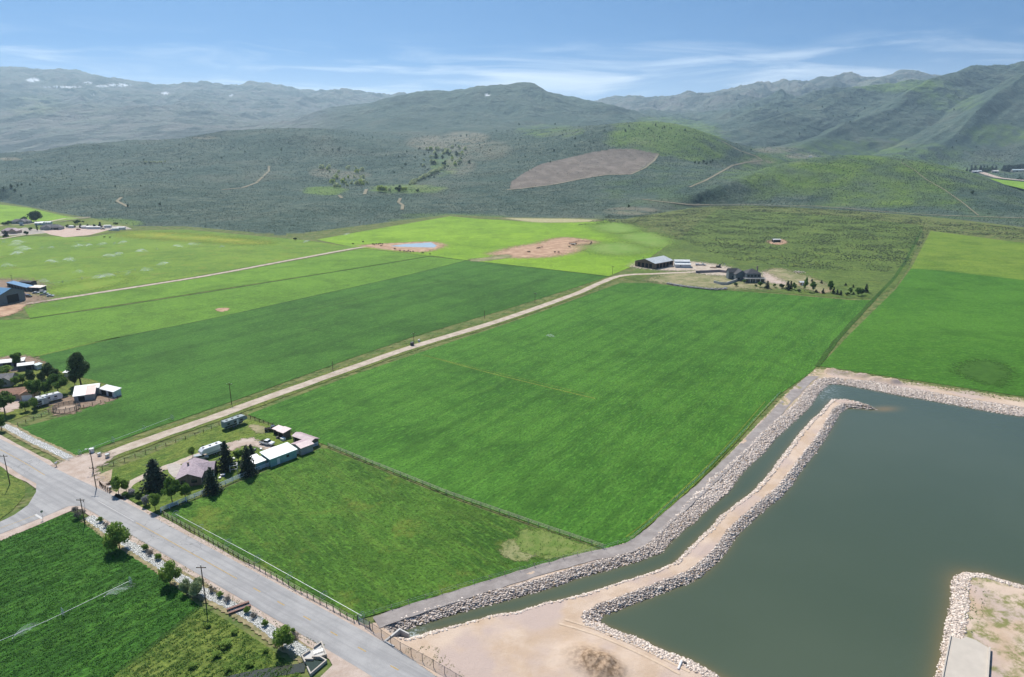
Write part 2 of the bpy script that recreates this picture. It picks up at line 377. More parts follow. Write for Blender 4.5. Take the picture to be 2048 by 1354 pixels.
c = m.mix(m.math('MULTIPLY', m.attr('pale'), m.ramp(n_mid, .3, .6)), c, (.23, .205, .145, 1))
tl = m.mix(m.ramp(m.noise(.05, 4, .6, st=(1, .35, 1)), .4, .65), (.155, .128, .105, 1), (.205, .172, .142, 1))
c = m.mix(m.attr('till'), c, tl)
c = m.mix(m.math('MULTIPLY', m.attr('forest'), m.ramp(m.noise(.02, 4, .6), .38, .55)), c, (.018, .034, .026, 1))
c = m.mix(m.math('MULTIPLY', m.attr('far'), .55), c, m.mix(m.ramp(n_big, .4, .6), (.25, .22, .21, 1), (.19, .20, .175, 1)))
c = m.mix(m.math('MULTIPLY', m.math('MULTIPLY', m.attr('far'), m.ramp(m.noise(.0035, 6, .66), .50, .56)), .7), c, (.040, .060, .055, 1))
c = m.mix(m.attr('snow'), c, (.85, .87, .9, 1))
verge = m.mix(m.ramp(m.noise(.12, 5, .65), .35, .65), (.075, .125, .03, 1), (.16, .17, .06, 1))
verge = m.mix(m.ramp(m.noise(.9, 4, .6), .5, .8), verge, (.20, .17, .10, 1))
c = m.mix(m.attr('land'), verge, c)
m.color(c)
hb = m.math('ADD', m.math('MULTIPLY', n_mid, 6.0), m.math('ADD', m.math('MULTIPLY', m.ramp(vor, .1, .5, 1, 0), .9), m.math('MULTIPLY', n_big, m.math('ADD', 14.0, m.math('MULTIPLY', m.attr('rough'), 120.0)))))
m.bump(hb, .75, 1.0)
MAT_HILL = m.m
tag(link('ground', me, MAT_HILL), kind='structure')

# ------------------------------------------------------------------ air
bm = bmesh.new(); bmesh.ops.create_cube(bm, size=1); me = bpy.data.meshes.new('haze')
bmesh.ops.scale(bm, vec=(30000, 14200, 1110), verts=bm.verts); bmesh.ops.translate(bm, vec=(0, 6500, 545), verts=bm.verts); bm.to_mesh(me); bm.free()
mh = bpy.data.materials.new('haze'); mh.use_nodes = True; hn, hl = mh.node_tree.nodes, mh.node_tree.links; hn.clear()
ho = hn.new('ShaderNodeOutputMaterial'); hv = hn.new('ShaderNodeVolumePrincipled'); hl.new(hv.outputs[0], ho.inputs['Volume'])
hv.inputs['Color'].default_value = (.58, .82, 1, 1); hv.inputs['Density'].default_value = 7.4e-5; hv.inputs['Anisotropy'].default_value = 0.35
tag(link('haze', me, mh), kind='stuff')

# ------------------------------------------------------------------ fields
def field_mat(name, a, b, c2, rot=.5, patch=.012, streak=.35, clump=1.2, bstr=.6, rows=0.0, yel=.0):
    """a crop: dark and light greens, blotches, streaks along the direction it was sown and mown, clumps with their shade put into colour and bump"""
    m = M(name, .85, .12)
    a, b, c2 = [(q[0]*1.12, q[1]*.97, q[2]*.74, 1) for q in (a, b, c2)]
    a = tuple(x*.82 for x in a[:3])+(1,)
    big = m.noise(patch, 5, .6, dist=.4); md = m.noise(patch*7, 5, .62); fine = m.noise(clump, 5, .65)
    st = m.noise(.30, 5, .65, st=(.16, 1, 1), rot=rot)
    fs = m.noise(1.1, 4, .65, st=(.3, 1, 1), rot=rot)
    c = m.mix(m.ramp(m.math('ADD', m.math('MULTIPLY', big, .6), m.math('MULTIPLY', md, .4)), .38, .62), a, b)
    c = m.mix(m.math('MULTIPLY', m.ramp(st, .45, .68), streak), c, c2)
    c = m.mix(m.math('MULTIPLY', m.ramp(fine, .47, .66), .75), c, tuple(x*.45 for x in a[:3])+(1,))  # shade of the clumps put into the colour as dark mottling
    c = m.mix(m.math('MULTIPLY', m.ramp(fs, .50, .66), .6), c, tuple(x*1.5 for x in b[:3])+(1,))
    c = m.mix(m.math('MULTIPLY', m.ramp(m.noise(patch*2.2, 6, .68, dist=.6), .50, .64), .34), c, tuple(x*.55 for x in a[:3])+(1,))
    if rows: c = m.mix(m.math('MULTIPLY', m.ramp(m.wave(rows, rot+math.pi/2, .6), .72, 1.0), .22), c, tuple(x*.5 for x in a[:3])+(1,))
    if yel: c = m.mix(m.math('MULTIPLY', m.ramp(m.noise(.05, 6, .7), .54, .66), yel), c, (.20, .21, .035, 1))
    m.color(c); m.bump(m.math('ADD', m.math('MULTIPLY', fine, 1.0), m.math('MULTIPLY', st, .9)), bstr, .9)
    return m.m
def lane_dir(x0, y0, x1, y1):
    d = G(x1, y1)-G(x0, y0); return -math.atan2(d.y, d.x)
LR = lane_dir(300, 875, 1100, 600)
g = lambda r, g_, b: (r, g_, b, 1)
MF1 = field_mat('alfalfa_dark', g(.034,.125,.018), g(.052,.165,.026), g(.075,.205,.035), LR, rows=.012)
MF2 = field_mat('hay_green', g(.090,.225,.024), g(.120,.270,.032), g(.16,.30,.045), LR, bstr=.4)
MF2B = field_mat('hay_green_b', g(.080,.21,.024), g(.105,.25,.03), g(.14,.28,.042), LR, bstr=.4)
MF3 = field_mat('hay_irrigated', g(.100,.225,.028), g(.145,.265,.036), g(.19,.30,.045), LR, bstr=.4, yel=.55)
MF4 = field_mat('hay_bright', g(.135,.30,.022), g(.185,.355,.028), g(.23,.38,.05), .3, bstr=.3)
MF5 = field_mat('pasture_main', g(.040,.150,.020), g(.062,.195,.028), g(.09,.235,.04), LR, patch=.02, streak=.45, rows=.028)
MF6 = field_mat('pasture_near', g(.042,.130,.020), g(.070,.180,.028), g(.12,.215,.045), .8, patch=.035, streak=.5, yel=.35)
MF7 = field_mat('hay_right', g(.045,.160,.018), g(.062,.19,.024), g(.085,.215,.035), -.1, bstr=.4)
MF7B = field_mat('hay_right_pale', g(.10,.215,.03), g(.145,.245,.04), g(.18,.26,.055), -.1, bstr=.4)
MF8 = field_mat('alfalfa_clumpy', g(.030,.120,.018), g(.048,.165,.024), g(.080,.215,.036), lane_dir(230, 1354, 450, 1230), patch=.03, streak=.55, clump=.85, bstr=1.0, rows=.03)
MF9 = field_mat('rough_grass', g(.060,.145,.026), g(.135,.20,.050), g(.19,.23,.075), .4, patch=.07, streak=.4, yel=.3)
MLAWN = field_mat('yard_grass', g(.075,.165,.030), g(.135,.205,.045), g(.18,.22,.07), LR, patch=.09, streak=.5)
MEST = field_mat('estate_slope', g(.066,.128,.034), g(.100,.172,.044), g(.15,.19,.08), .2, patch=.02, streak=.4, clump=.35, yel=.25)
Z1 = 0.0
poly('field', [(34,857),(145,916),(168,905),(480,797),(700,717),(830,672),(1000,622),(1150,575),(1216,553),(1080,537),(932,521),(820,549),(600,598),(420,638),(192,684),(75,712),(100,745),(215,770),(244,790),(206,802),(150,826)], Z1, MF1)
poly('field', [(0,640),(60,638),(300,602),(690,541),(860,513),(932,521),(820,549),(600,598),(420,638),(192,684),(75,712),(0,726),(-300,790),(-300,700)], Z1, MF2B)
poly('field', [(60,636),(46,612),(160,593),(400,556),(725,497),(800,505),(858,512),(690,539.5),(300,600)], Z1, MF2)
poly('field', [(75,603),(85,585),(60,570),(0,562),(-400,600),(-500,560),(-400,500),(0,478),(60,472),(180,474),(255,462),(370,459),(560,476),(616,481),(690,492),(722,493),(400,551),(160,589)], Z1, MF3)
poly('field', [(634,479),(740,460),(900,432.5),(960,438),(1060,443),(1150,442),(1210,440),(1260,452),(1320,478),(1340,486),(1290,522),(1240,543),(1218,552),(1080,536),(932,520),(860,512),(800,504),(727,496),(690,491)], Z1, MF4)
poly('field', [(0,409),(60,416),(120,430),(165,438),(100,443),(40,446),(0,449),(-300,440),(-500,405)], Z1, MF4)
poly('field', [(495,829),(700,752),(860,698),(1000,652),(1100,617),(1240,566),(1300,566),(1370,574),(1440,580),(1560,588),(1700,600),(1745,600),(1700,648),(1625,742),(1560,788),(1486,866),(1390,966),(1262,1082),(1210,1097),(1100,1060),(900,990),(655,891)], Z1, MF5)
poly('field', [(655,897),(900,996),(1100,1066),(1206,1099),(960,1166),(706,1242),(520,1138),(325,1027),(500,955),(640,897)], Z1, MF6)
poly('field', [(1876,540),(2048,560),(2300,590),(2500,900),(2048,793),(1880,768),(1640,732),(1700,668),(1790,580),(1822,537)], Z1, MF7)
poly('field', [(1862,462),(2048,486),(2700,580),(2700,640),(2048,560),(1876,540),(1822,537)], Z1, MF7B)
poly('field', [(-300,1200),(0,1078),(140,1024),(165,1030),(190,1058),(260,1105),(330,1160),(400,1212),(330,1270),(240,1340),(180,1400),(-200,1500)], Z1, MF8)
poly('field', [(400,1212),(440,1232),(500,1270),(560,1310),(600,1345),(640,1420),(400,1460),(180,1400),(240,1340),(330,1270)], Z1, MF9)
poly('field', [(-300,760),(-10,925),(30,945),(50,968),(50,990),(25,1020),(0,1038),(-300,1150)], Z1, MF9)
poly('yard', [(190,952),(260,925),(482,832),(560,858),(640,887),(500,945),(325,1022),(300,1025),(240,985)], Z1, MLAWN)
poly('yard', [(20,842),(110,812),(150,822),(240,790),(215,768),(120,742),(60,712),(0,722),(-200,780),(-100,850)], Z1, field_mat('farmyard_grass', g(.07,.145,.03), g(.15,.20,.045), g(.19,.20,.08), .4, patch=.08))
poly('slope_grass', [(1432,419),(1560,424),(1700,434),(1848,452),(1818,534),(1790,575),(1745,597),(1700,597),(1560,586),(1440,578),(1300,564),(1245,556),(1290,526),(1345,488)], Z1, MEST)
# wild sage clumps on the estate slope and beyond: real little bushes
# ------------------------------------------------------------------ dirt, gravel and asphalt
def dirt_mat(name, a, b, sc=.25, speck=.0, bstr=.4, ragged=False):
    m = M(name, .95, .1)
    c = m.mix(m.ramp(m.noise(sc, 6, .65), .35, .66), a, b)
    c = m.mix(m.math('MULTIPLY', m.ramp(m.noise(sc*14, 4, .7), .55, .75), .5), c, tuple(x*.62 for x in a[:3])+(1,))
    if speck: c = m.mix(m.math('MULTIPLY', m.ramp(m.noise(.35, 6, .75), .52, .66), speck), c, (.09,.125,.045, 1))
    m.color(c); m.bump(m.noise(sc*9, 5, .7), bstr, .5)
    if ragged:
        al = m.ramp(m.math('ADD', m.attr('edge'), m.math('MULTIPLY', m.math('SUBTRACT', m.noise(.45, 6, .72), .5), 1.6)), .38, .70); m.l.new(al, m.b.inputs['Alpha'])
    return m.m
_rag = {}
def patch(name, pts, z, a, b, ring=.5, kind='structure', **k):
    """bare or weedy patch that frays into its surroundings"""
    global NPOLY
    NPOLY += 1; z += NPOLY*.0007
    key = (a, b, tuple(k.items()))
    if key not in _rag: _rag[key] = dirt_mat(name+'_soil', a, b, ragged=True, **k)
    P = [G(x, y, z) for x, y in pts]; P = smooth_line(P+[P[0]], 4)[:-1]; n = len(P); ar = abs(sum(P[i].x*P[(i+1) % n].y-P[(i+1) % n].x*P[i].y for i in range(n))/2)
    w = min(math.sqrt(ar)*ring/2, 42); x0, x1 = min(p.x for p in P)-w, max(p.x for p in P)+w; y0, y1 = min(p.y for p in P)-w, max(p.y for p in P)+w; N = 56
    gx, gy = np.meshgrid(np.linspace(x0, x1, N), np.linspace(y0, y1, N)); s = dist_line(gx, gy, P, True); s = np.where(inside(gx, gy, P), s, -s)
    ed = np.clip(.62+s/(2*w), 0, 1); ii = np.arange(N*N).reshape(N, N); F = np.stack([ii[:-1, :-1], ii[:-1, 1:], ii[1:, 1:], ii[1:, :-1]], -1).reshape(-1, 4)
    F = F[(ed > 0).ravel()[F].any(axis=1)]; u, inv = np.unique(F, return_inverse=True)
    me = np_mesh(name, np.stack([gx, gy, np.full_like(gx, z)], -1).reshape(-1, 3)[u], inv.reshape(F.shape), {'edge': ed.ravel()[u]}); o = link(name, me, _rag[key]); o['kind'] = kind; return o
MD_PINK = dirt_mat('pink_gravel', g(.40,.31,.25), g(.50,.41,.35))
MD_LANE = dirt_mat('lane_gravel', g(.38,.31,.24), g(.52,.44,.36))
MD_GREY = dirt_mat('grey_gravel', g(.25,.22,.205), g(.33,.295,.275))
MD_SAND = dirt_mat('sandy_soil', g(.46,.325,.215), g(.58,.42,.29), .12)
MD_RED = dirt_mat('red_soil', g(.33,.20,.13), g(.50,.34,.23), .12, speck=.2)
MD_YARD = dirt_mat('yard_dirt', g(.20,.14,.10), g(.30,.22,.16), .3)
MD_MIX = dirt_mat('weedy_dirt', g(.27,.22,.14), g(.40,.31,.22), .15, speck=.75)
def asphalt():
    m = M('asphalt', .85, .25)
    c = m.mix(m.ramp(m.noise(.22, 6, .7), .3, .7), (.285, .28, .275, 1), (.36, .35, .342, 1))
    rd = lane_dir(0, 900, 474, 1157)
    c = m.mix(m.math('MULTIPLY', m.ramp(m.noise(.7, 4, .6, st=(.03, 1, 1), rot=rd), .42, .68), .6), c, (.215, .21, .212, 1))
    c = m.mix(m.math('MULTIPLY', m.ramp(m.noise(3.5, 5, .75), .56, .72), .45), c, (.33, .30, .28, 1))
    v = m.n.new('ShaderNodeTexVoronoi'); v.feature = 'DISTANCE_TO_EDGE'; v.inputs['Scale'].default_value = .085
    wv = m.n.new('ShaderNodeVectorMath'); wv.operation = 'ADD'; m.l.new(m.pos(), wv.inputs[0])
    nn = m.n.new('ShaderNodeTexNoise'); nn.inputs['Scale'].default_value = .5; m.l.new(m.pos(), nn.inputs[0])
    sc = m.n.new('ShaderNodeVectorMath'); sc.operation = 'SCALE'; sc.inputs['Scale'].default_value = 4; m.l.new(nn.outputs['Color'], sc.inputs[0]); m.l.new(sc.outputs[0], wv.inputs[1]); m.l.new(wv.outputs[0], v.inputs['Vector'])
    c = m.mix(m.math('MULTIPLY', m.ramp(v.outputs['Distance'], .003, .008, 1, 0), m.math('MULTIPLY', m.ramp(m.noise(.04, 2), .5, .6), .6)), c, (.11, .105, .105, 1))
    m.color(c); m.bump(m.noise(6, 4, .7), .2, .1); return m.m
MASPH = asphalt()
RC = [(-420,700),(-200,803),(0,899.5),(90,951),(197,1003),(340,1083),(474,1158),(600,1229),(732,1304),(812,1350),(900,1402),(1100,1530)]
RCW = smooth_line([G(*p) for p in RC], 5)
ribbon('road_shoulder', RCW, 11.0, .05, MD_PINK, jag=.35, cols=1)
poly('road_shoulder', [(40,905),(78,940),(95,960),(92,985),(75,1012),(40,1036),(0,1050),(-300,1180),(-300,1230),(0,1082),(92,1043),(150,1018),(190,1020),(230,1045),(160,960)], .046, MD_PINK)
ribbon('road', RCW, 8.2, .10, MASPH, jag=.05)
poly('road', [(30,912),(60,938),(73,958),(72,984),(56,1010),(28,1030),(0,1043.5),(-300,1168),(-300,1212),(0,1068),(84,1035),(138,1012),(172,1011),(215,1032),(300,1062),(250,1010),(150,975)], .094, MASPH)
MYEL = dirt_mat('worn_yellow_paint', g(.42,.28,.11), g(.50,.38,.20), 1.5); MWHT = dirt_mat('worn_white_paint', g(.55,.53,.5), g(.62,.6,.58), 1.5)
def mark(pts, w, mat): 
    ribbon('road_marking', [G(x, y) for x, y in pts], w, .112, mat)
ribbon('road_marking', [p for p in smooth_line([G(*q) for q in [(-200,803),(0,899.5),(90,951)]], 4)], .21, .112, MYEL)
ribbon('road_marking', [p for p in smooth_line([G(*q) for q in [(272,1045.5),(340,1083),(474,1158)]], 4)], .21, .112, MYEL)
mark([(197,1003),(268,1043)], .11, MWHT)
for a, b in (((507,1176.5),(521,1184.5)),((555,1203.5),(569,1211.5)),((607,1233),(621,1241)),((661,1264),(675,1272)),((716,1295),(732,1304)),((781,1332),(797,1341))): mark([a, b], .26, MYEL)
mark([(-200,1133),(0,1057),(70,1031.5)], .18, MYEL); mark([(71,1029.5),(84,1038)], .6, MWHT)
LANE = [(118,948),(165,930),(181,924),(279,886),(420,837),(480,815),(600,772),(700,737),(830,692),(1000,641),(1150,588),(1200,566),(1245,551),(1320,547),(1400,543),(1440,538)]
LW = smooth_line([G(*p) for p in LANE], 5)
ribbon('dirt_lane', LW, 10.5, .03, field_mat('lane_verge', g(.07,.14,.03), g(.14,.19,.055), g(.19,.2,.08), LR, patch=.1), jag=.5)
ribbon('dirt_lane', LW, 5.4, .06, MD_LANE, jag=.25)
patch('dirt_lane', [(95,938),(150,915),(200,908),(222,915),(190,935),(188,950),(215,985),(160,975)], .07, g(.40,.31,.25), g(.50,.41,.35))
poly('gravel_drive', [(190,952),(225,938),(222,960),(206,972),(235,985),(245,1000),(222,990)], .03, dirt_mat('drive_dirt', g(.33,.24,.16), g(.45,.36,.25), .4, speck=.4))
ribbon('gravel_road', smooth_line([G(*p) for p in [(-300,672),(-60,640),(30,612),(160,591),(400,553.5),(560,524),(690,500),(727,494),(745,492)]], 4), 5.5, .05, MD_LANE, jag=.3)
ribbon('gravel_drive', smooth_line([G(*p) for p in [(236,1000),(256,970),(300,948),(330,936),(370,921),(402,908),(455,890),(490,885),(530,893)]], 4), 3.4, .05, MD_LANE, jag=.25)
poly('gravel_drive', [(332,930),(352,926),(372,934),(362,952),(348,955),(338,946)], .066, dirt_mat('concrete_drive', g(.42,.37,.33), g(.5,.45,.4), .6))
patch('gravel_drive', [(462,886),(490,878),(520,882),(560,902),(540,905),(520,892),(490,890),(462,900)], .07, g(.40,.31,.25), g(.50,.41,.35))
patch('dirt_patch', [(500,850),(520,851),(540,862),(520,866),(505,858)], .05, g(.17,.18,.075), g(.33,.28,.17), sc=.09, speck=.95)
# farm yard of the left-hand neighbours
patch('dirt_yard', [(104,806),(128,795),(150,790),(205,775),(232,796),(180,812),(160,815),(150,825),(118,828),(108,818)], .04, g(.20,.14,.10), g(.30,.22,.16), sc=.3)
patch('gravel_drive', [(0,822),(20,803),(60,795),(70,800),(40,812),(20,823)], .05, g(.40,.31,.25), g(.50,.41,.35))
patch('dirt_yard', [(-60,740),(0,716),(40,712),(62,716),(84,728),(60,738),(0,745)], .04, g(.20,.14,.10), g(.30,.22,.16), sc=.3)
# far-left settlement and cattle yard
patch('dirt_yard', [(-200,610),(-200,560),(0,560),(60,566),(88,585),(80,600),(40,606),(0,620)], .04, g(.20,.14,.10), g(.30,.22,.16), sc=.3)
patch('dirt_yard', [(-20,622),(10,612),(46,609),(40,618),(24,628),(0,632)], .05, g(.33,.20,.13), g(.50,.34,.23), sc=.12, speck=.2)
poly('gravel_drive', [(84,463),(120,457),(180,455),(220,459),(180,470),(130,474.5),(100,469)], .06, dirt_mat('riding_arena', g(.45,.33,.27), g(.54,.42,.35)))
poly('gravel_drive', [(0,463),(50,455),(84,460),(120,454),(170,450),(250,452),(265,458),(225,461),(180,453),(120,458),(90,466),(40,470),(0,472)], .05, dirt_mat('yard_gravel', g(.3,.26,.22), g(.42,.38,.33), speck=.4))
poly('yard', [(-200,442),(0,446),(100,441),(170,438),(180,436),(230,446),(268,457),(250,460),(170,472),(60,471),(0,477),(-200,480)], .02, field_mat('village_grass', g(.08,.16,.03), g(.15,.21,.05), g(.2,.22,.07), .3))
ribbon('gravel_road', [G(*p) for p in [(-60,453),(0,451),(40,449.5),(84,446),(130,437),(180,434)]], 6, .08, MD_LANE)
ribbon('gravel_road', [G(*p) for p in [(0,478),(40,471),(90,466)]], 5, .08, MD_LANE)
# pond and the bare mound of the middle field
patch('pond_bank', [(722,491),(760,488),(800,486),(860,484),(885,490),(870,498),(840,503),(790,500)], .03, g(.33,.20,.13), g(.50,.34,.23), sc=.12, speck=.2)
mw = M('pond_water', .12, .5); mw.color((.42, .50, .54, 1)); mw.bump(mw.noise(1.2, 4), .25, .3)
poly('pond', [(780,492),(810,488),(862,484.8),(874,491),(868,495),(800,493.5)], .07, mw.m, kind='structure')
patch('dirt_patch', [(985,507),(1040,493),(1080,487),(1110,478),(1140,476),(1190,484),(1180,495),(1140,505),(1090,513),(1020,514)], .03, g(.33,.20,.13), g(.50,.34,.23), sc=.12, speck=.2)
patch('dirt_patch', [(432,618),(445,615.5),(458,617),(450,622),(438,623)], .03, g(.33,.20,.13), g(.50,.34,.23), sc=.12, speck=.2)
patch('dirt_patch', [(940,518),(975,515),(1010,509),(1020,514),(975,521),(945,522)], .035, g(.17,.18,.075), g(.33,.28,.17), sc=.09, speck=.95)
patch('dirt_patch', [(1004,1088),(1035,1080),(1060,1092),(1080,1104),(1050,1120),(1010,1112)], .03, g(.16,.19,.06), g(.30,.28,.15), sc=.09, speck=.95)
patch('dry_grass', [(1040,1060),(1090,1062),(1150,1084),(1196,1100),(1150,1110),(1090,1112),(1040,1098)], .03, g(.12,.19,.04), g(.19,.23,.07), sc=.4, speck=.4)
# estate
patch('gravel_drive', [(1300,560),(1345,545),(1400,548),(1470,556),(1560,560),(1600,566),(1560,575),(1440,575),(1360,570)], .03, g(.17,.18,.075), g(.33,.28,.17), sc=.09, speck=.95)
patch('gravel_drive', [(1268,532),(1290,522),(1330,520),(1420,528),(1460,538),(1462,550),(1400,546),(1392,540),(1340,540),(1290,536)], .035, g(.38,.31,.24), g(.52,.44,.36))
patch('gravel_drive', [(1528,545),(1550,540),(1600,552),(1612,560),(1570,568),(1530,560)], .05, g(.40,.31,.25), g(.50,.41,.35))
patch('gravel_drive', [(1536,543),(1560,537),(1600,549),(1640,563),(1655,578),(1640,583),(1590,570)], .055, g(.17,.18,.075), g(.33,.28,.17), sc=.09, speck=.95)
patch('dirt_patch', [(1632,575),(1655,573),(1660,582),(1640,586)], .05, g(.33,.20,.13), g(.50,.34,.23), sc=.12, speck=.2)
patch('dirt_patch', [(1535,482),(1560,478),(1572,484),(1560,489),(1542,487)], .05, g(.33,.20,.13), g(.50,.34,.23), sc=.12, speck=.2)

patch('dirt_patch', [(1010,436),(1070,444),(1150,444),(1200,441),(1150,438),(1070,437)], .04, g(.33,.30,.15), g(.42,.38,.22), speck=.6)
for Q_ in ([(1195,452),(1235,446),(1270,458),(1250,466),(1210,462)], [(1240,470),(1300,466),(1336,484),(1300,494),(1262,482)], [(1180,492),(1240,486),(1290,500),(1240,508),(1190,502)]): patch('pale_grass', Q_, .04, g(.15,.26,.045), g(.20,.28,.07), sc=.05, speck=.3, ring=1.8)
patch('field_blotch', [(1925,730),(1960,722),(2000,728),(2015,748),(1990,768),(1950,758),(1920,745)], .03, g(.040,.10,.015), g(.055,.13,.02), ring=.8)
patch('field_blotch', [(255,465),(330,467),(400,472),(470,478),(520,487),(430,482),(330,476),(270,472)], .03, g(.17,.25,.035), g(.27,.28,.045), sc=.05, ring=1.3)
patch('field_blotch', [(90,585),(130,572),(200,560),(250,556),(230,568),(150,584)], .03, g(.15,.25,.035), g(.20,.27,.045), sc=.05, ring=1.3)
MTK = field_mat('wheel_track_dark', g(.03,.09,.015), g(.045,.115,.02), g(.06,.14,.03), LR); MTY = field_mat('wheel_track_yellow', g(.10,.19,.03), g(.14,.22,.04), g(.18,.25,.06), LR)
for P_, w_, mt in [([(850,711),(1000,751),(1190,797)],.9,MTY),([(842,709),(1000,747),(1180,789)],.35,MTY),([(190,684),(420,638),(600,598),(820,549),(932,521)],1.6,MTK),([(600,626),(700,602),(800,580),(885,562)],1.4,MTK),([(600,619),(740,588),(850,560)],.9,MTK),([(600,640),(700,612),(800,593)],.8,MTK),([(60,637),(300,602.5),(690,540.5),(860,512.5)],1.6,MTK),([(75,712),(190,685),(240,674)],1.6,MTY),([(1218,553),(1080,536.5),(932,520.5),(858,511)],1.4,MTK),([(1842,462),(1800,540),(1740,606),(1680,672),(1634,733)],2.6,MTK),([(600,655),(626,658),(640,661)],.8,MTK),([(655,664),(668,662)],.8,MTK),([(690,671),(702,670)],.8,MTK),([(727,679),(738,677)],.8,MTK),([(240,1340),(330,1270),(395,1216)],1.2,MTK),([(1262,1076),(1330,1022),(1440,918),(1540,805)],.5,MTY),([(1252,1074),(1320,1020),(1430,916),(1530,803)],.4,MTY)]:
    ribbon('field_track', smooth_line([G(*q) for q in P_], 6), w_, .035, mt, jag=w_*.12)

# ------------------------------------------------------------------ ditch along the road: shallow fast water over stones, its sun glitter painted as pale flecks
def water_mat(name, col, rough, bs, scale, st=(1, 1, 1)):
    m = M(name, rough, .5); m.b.inputs['IOR'].default_value = 1.33
    m.color(m.mix(m.ramp(m.noise(.02, 4), .35, .65), tuple(x*.85 for x in col[:3])+(1,), tuple(x*1.15 for x in col[:3])+(1,)))
    m.bump(m.noise(scale, 5, .65, st=st), bs, .4); return m
md = M('ditch_water', .22, .5); md.color(md.mix(md.ramp(md.noise(4.5, 5, .75), .42, .60), (.08, .09, .075, 1), (.64, .63, .60, 1))); md.bump(md.noise(2.4, 5, .7), .9, .3)  # whitish flecks in the base colour stand for sun glitter
def ditch(P, w):
    Q = smooth_line([G(*p) for p in P], 16)
    ribbon('ditch_bank', Q, w+2.2, .02, dirt_mat('ditch_bank_soil', g(.22,.18,.10), g(.36,.30,.17), .6, speck=.8), jag=.3)
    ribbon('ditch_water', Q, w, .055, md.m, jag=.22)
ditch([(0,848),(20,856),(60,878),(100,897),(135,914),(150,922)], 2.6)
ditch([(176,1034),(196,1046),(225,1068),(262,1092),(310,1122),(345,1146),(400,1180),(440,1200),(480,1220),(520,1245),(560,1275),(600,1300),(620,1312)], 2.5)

# ------------------------------------------------------------------ reservoir
WZ = -1.1
SHORE = [  # (x, y, bank width in metres)  water outline, channel and dike included
 (794,1264,3.6),(830,1251,4),(886,1234,4.5),(940,1218,4.5),(981,1207,4.5),(1040,1192,4.5),(1100,1175,4.5),(1164,1153,4.5),(1220,1138,4.5),(1276,1121,4.5),(1321,1104,4.5),(1362,1062,5),(1388,1044,5),(1410,1021,5),(1450,987,5),(1463,972,5),(1478,950,5),(1500,928,6),(1530,900,6.5),(1548,877,6.5),(1560,867,6.5),(1617,814,7),(1634,788,7),(1655,768,7),(1674,767,7),(1727,776,7.5),(1798,790,7.5),(1870,802,7.5),(1965,820,7.5),(2048,833,7.5),(2300,878,7.5),(2500,915,7),
 (2700,1300,5),(2330,1255,5),(2200,1215,4),(2100,1186,3.5),(2048,1172,3.2),(2006,1160,3.2),(1969,1148,3.2),(1927,1144,3.2),(1912,1150,3.2),(1903,1162,3.2),(1901,1209,3.2),(1888,1265,3.4),(1881,1316,3.4),(1871,1354,3.4),(1850,1420,3.4),(1800,1560,3.4),
 (1600,1450,3.4),(1540,1400,3.4),(1444,1354,3.4),(1416,1338,3.4),(1383,1321,3.4),(1334,1303,3.4),(1276,1276,3.4),(1221,1256,3.4),(1196,1244,3.4),(1207,1229,3.2),(1246,1215,3.2),(1305,1192,3),(1383,1162,3),(1405,1149,3),(1432,1125,3),(1455,1098,3),(1470,1073,3),(1500,1044,3),(1535,1013,3),(1562,992,3),(1585,964,3),(1612,925,3),(1634,898,3),(1655,867,3),(1670,840,3),(1677,826,3),(1693,815,3),(1731,817,2.5),(1755,819,1.5),(1712,805,2),(1689,800,2.4),(1662,800,2.4),(1653,810,2.2),(1636,831,2.2),(1627,836,2.2),(1608,857,2.2),(1595,872,2.2),(1560,918,2.2),(1530,958,2.2),(1505,984,2.2),(1478,1004,2.2),(1440,1032,2.2),(1422,1055,2.2),(1405,1070,2.2),(1381,1092,2.2),(1364,1110,2.2),(1344,1129,2.2),(1295,1148,2.2),(1237,1166,2.2),(1178,1186,2.2),(1160,1191,2.2),(1082,1209,2.2),(1037,1224,2.2),(992,1230,2.2),(925,1248,2.2),(868,1261,2),(817,1277,1.8),(795,1275,1.2)]
SH = [G(x, y, WZ) for x, y, w in SHORE]
SHw = []
for k, (x, y, w) in enumerate(SHORE):
    if k <= 9: w = 2.7
    elif k < 16: w = 2.7+(k-9)*.6
    elif k <= 24: w = min(w, 4.4)
    elif w == 2.2: w = 1.5
    elif 2.9 < w <= 3.2 and k > 55: w = 2.3
    SHw.append(w)
tE = np.arange(-.30, 1.26, .00135); yE = np.geomspace(62, 330, 560)
EX = tE[None]*yE[:, None]; EY = np.repeat(yE[:, None], len(tE), 1)
wat = inside(EX, EY, SH); dd, ww = dist_line(EX, EY, SH, True, SHw)
sdist = np.where(wat, -dd, dd)+.35*fbm(EX/3.1, EY/3.1, 3)+.25*fbm(EX/.9, EY/.9, 2)
prof = sstep(sdist, 0, 1)*0
k_ = np.clip(sdist/ww, -1.5, 1)
EZ = np.where(sdist > 0, WZ+1.15*(1-(1-np.clip(k_, 0, 1))**1.3), WZ+sdist*.9)
rock = sstep(ww*1.12-sdist, 0, .9)*sstep(sdist, -2.5, -1.2)
EZ = np.maximum(EZ, -6) + (fbm(EX/9, EY/9, 4)*.16+.05)*sstep(sdist, ww, ww+3)
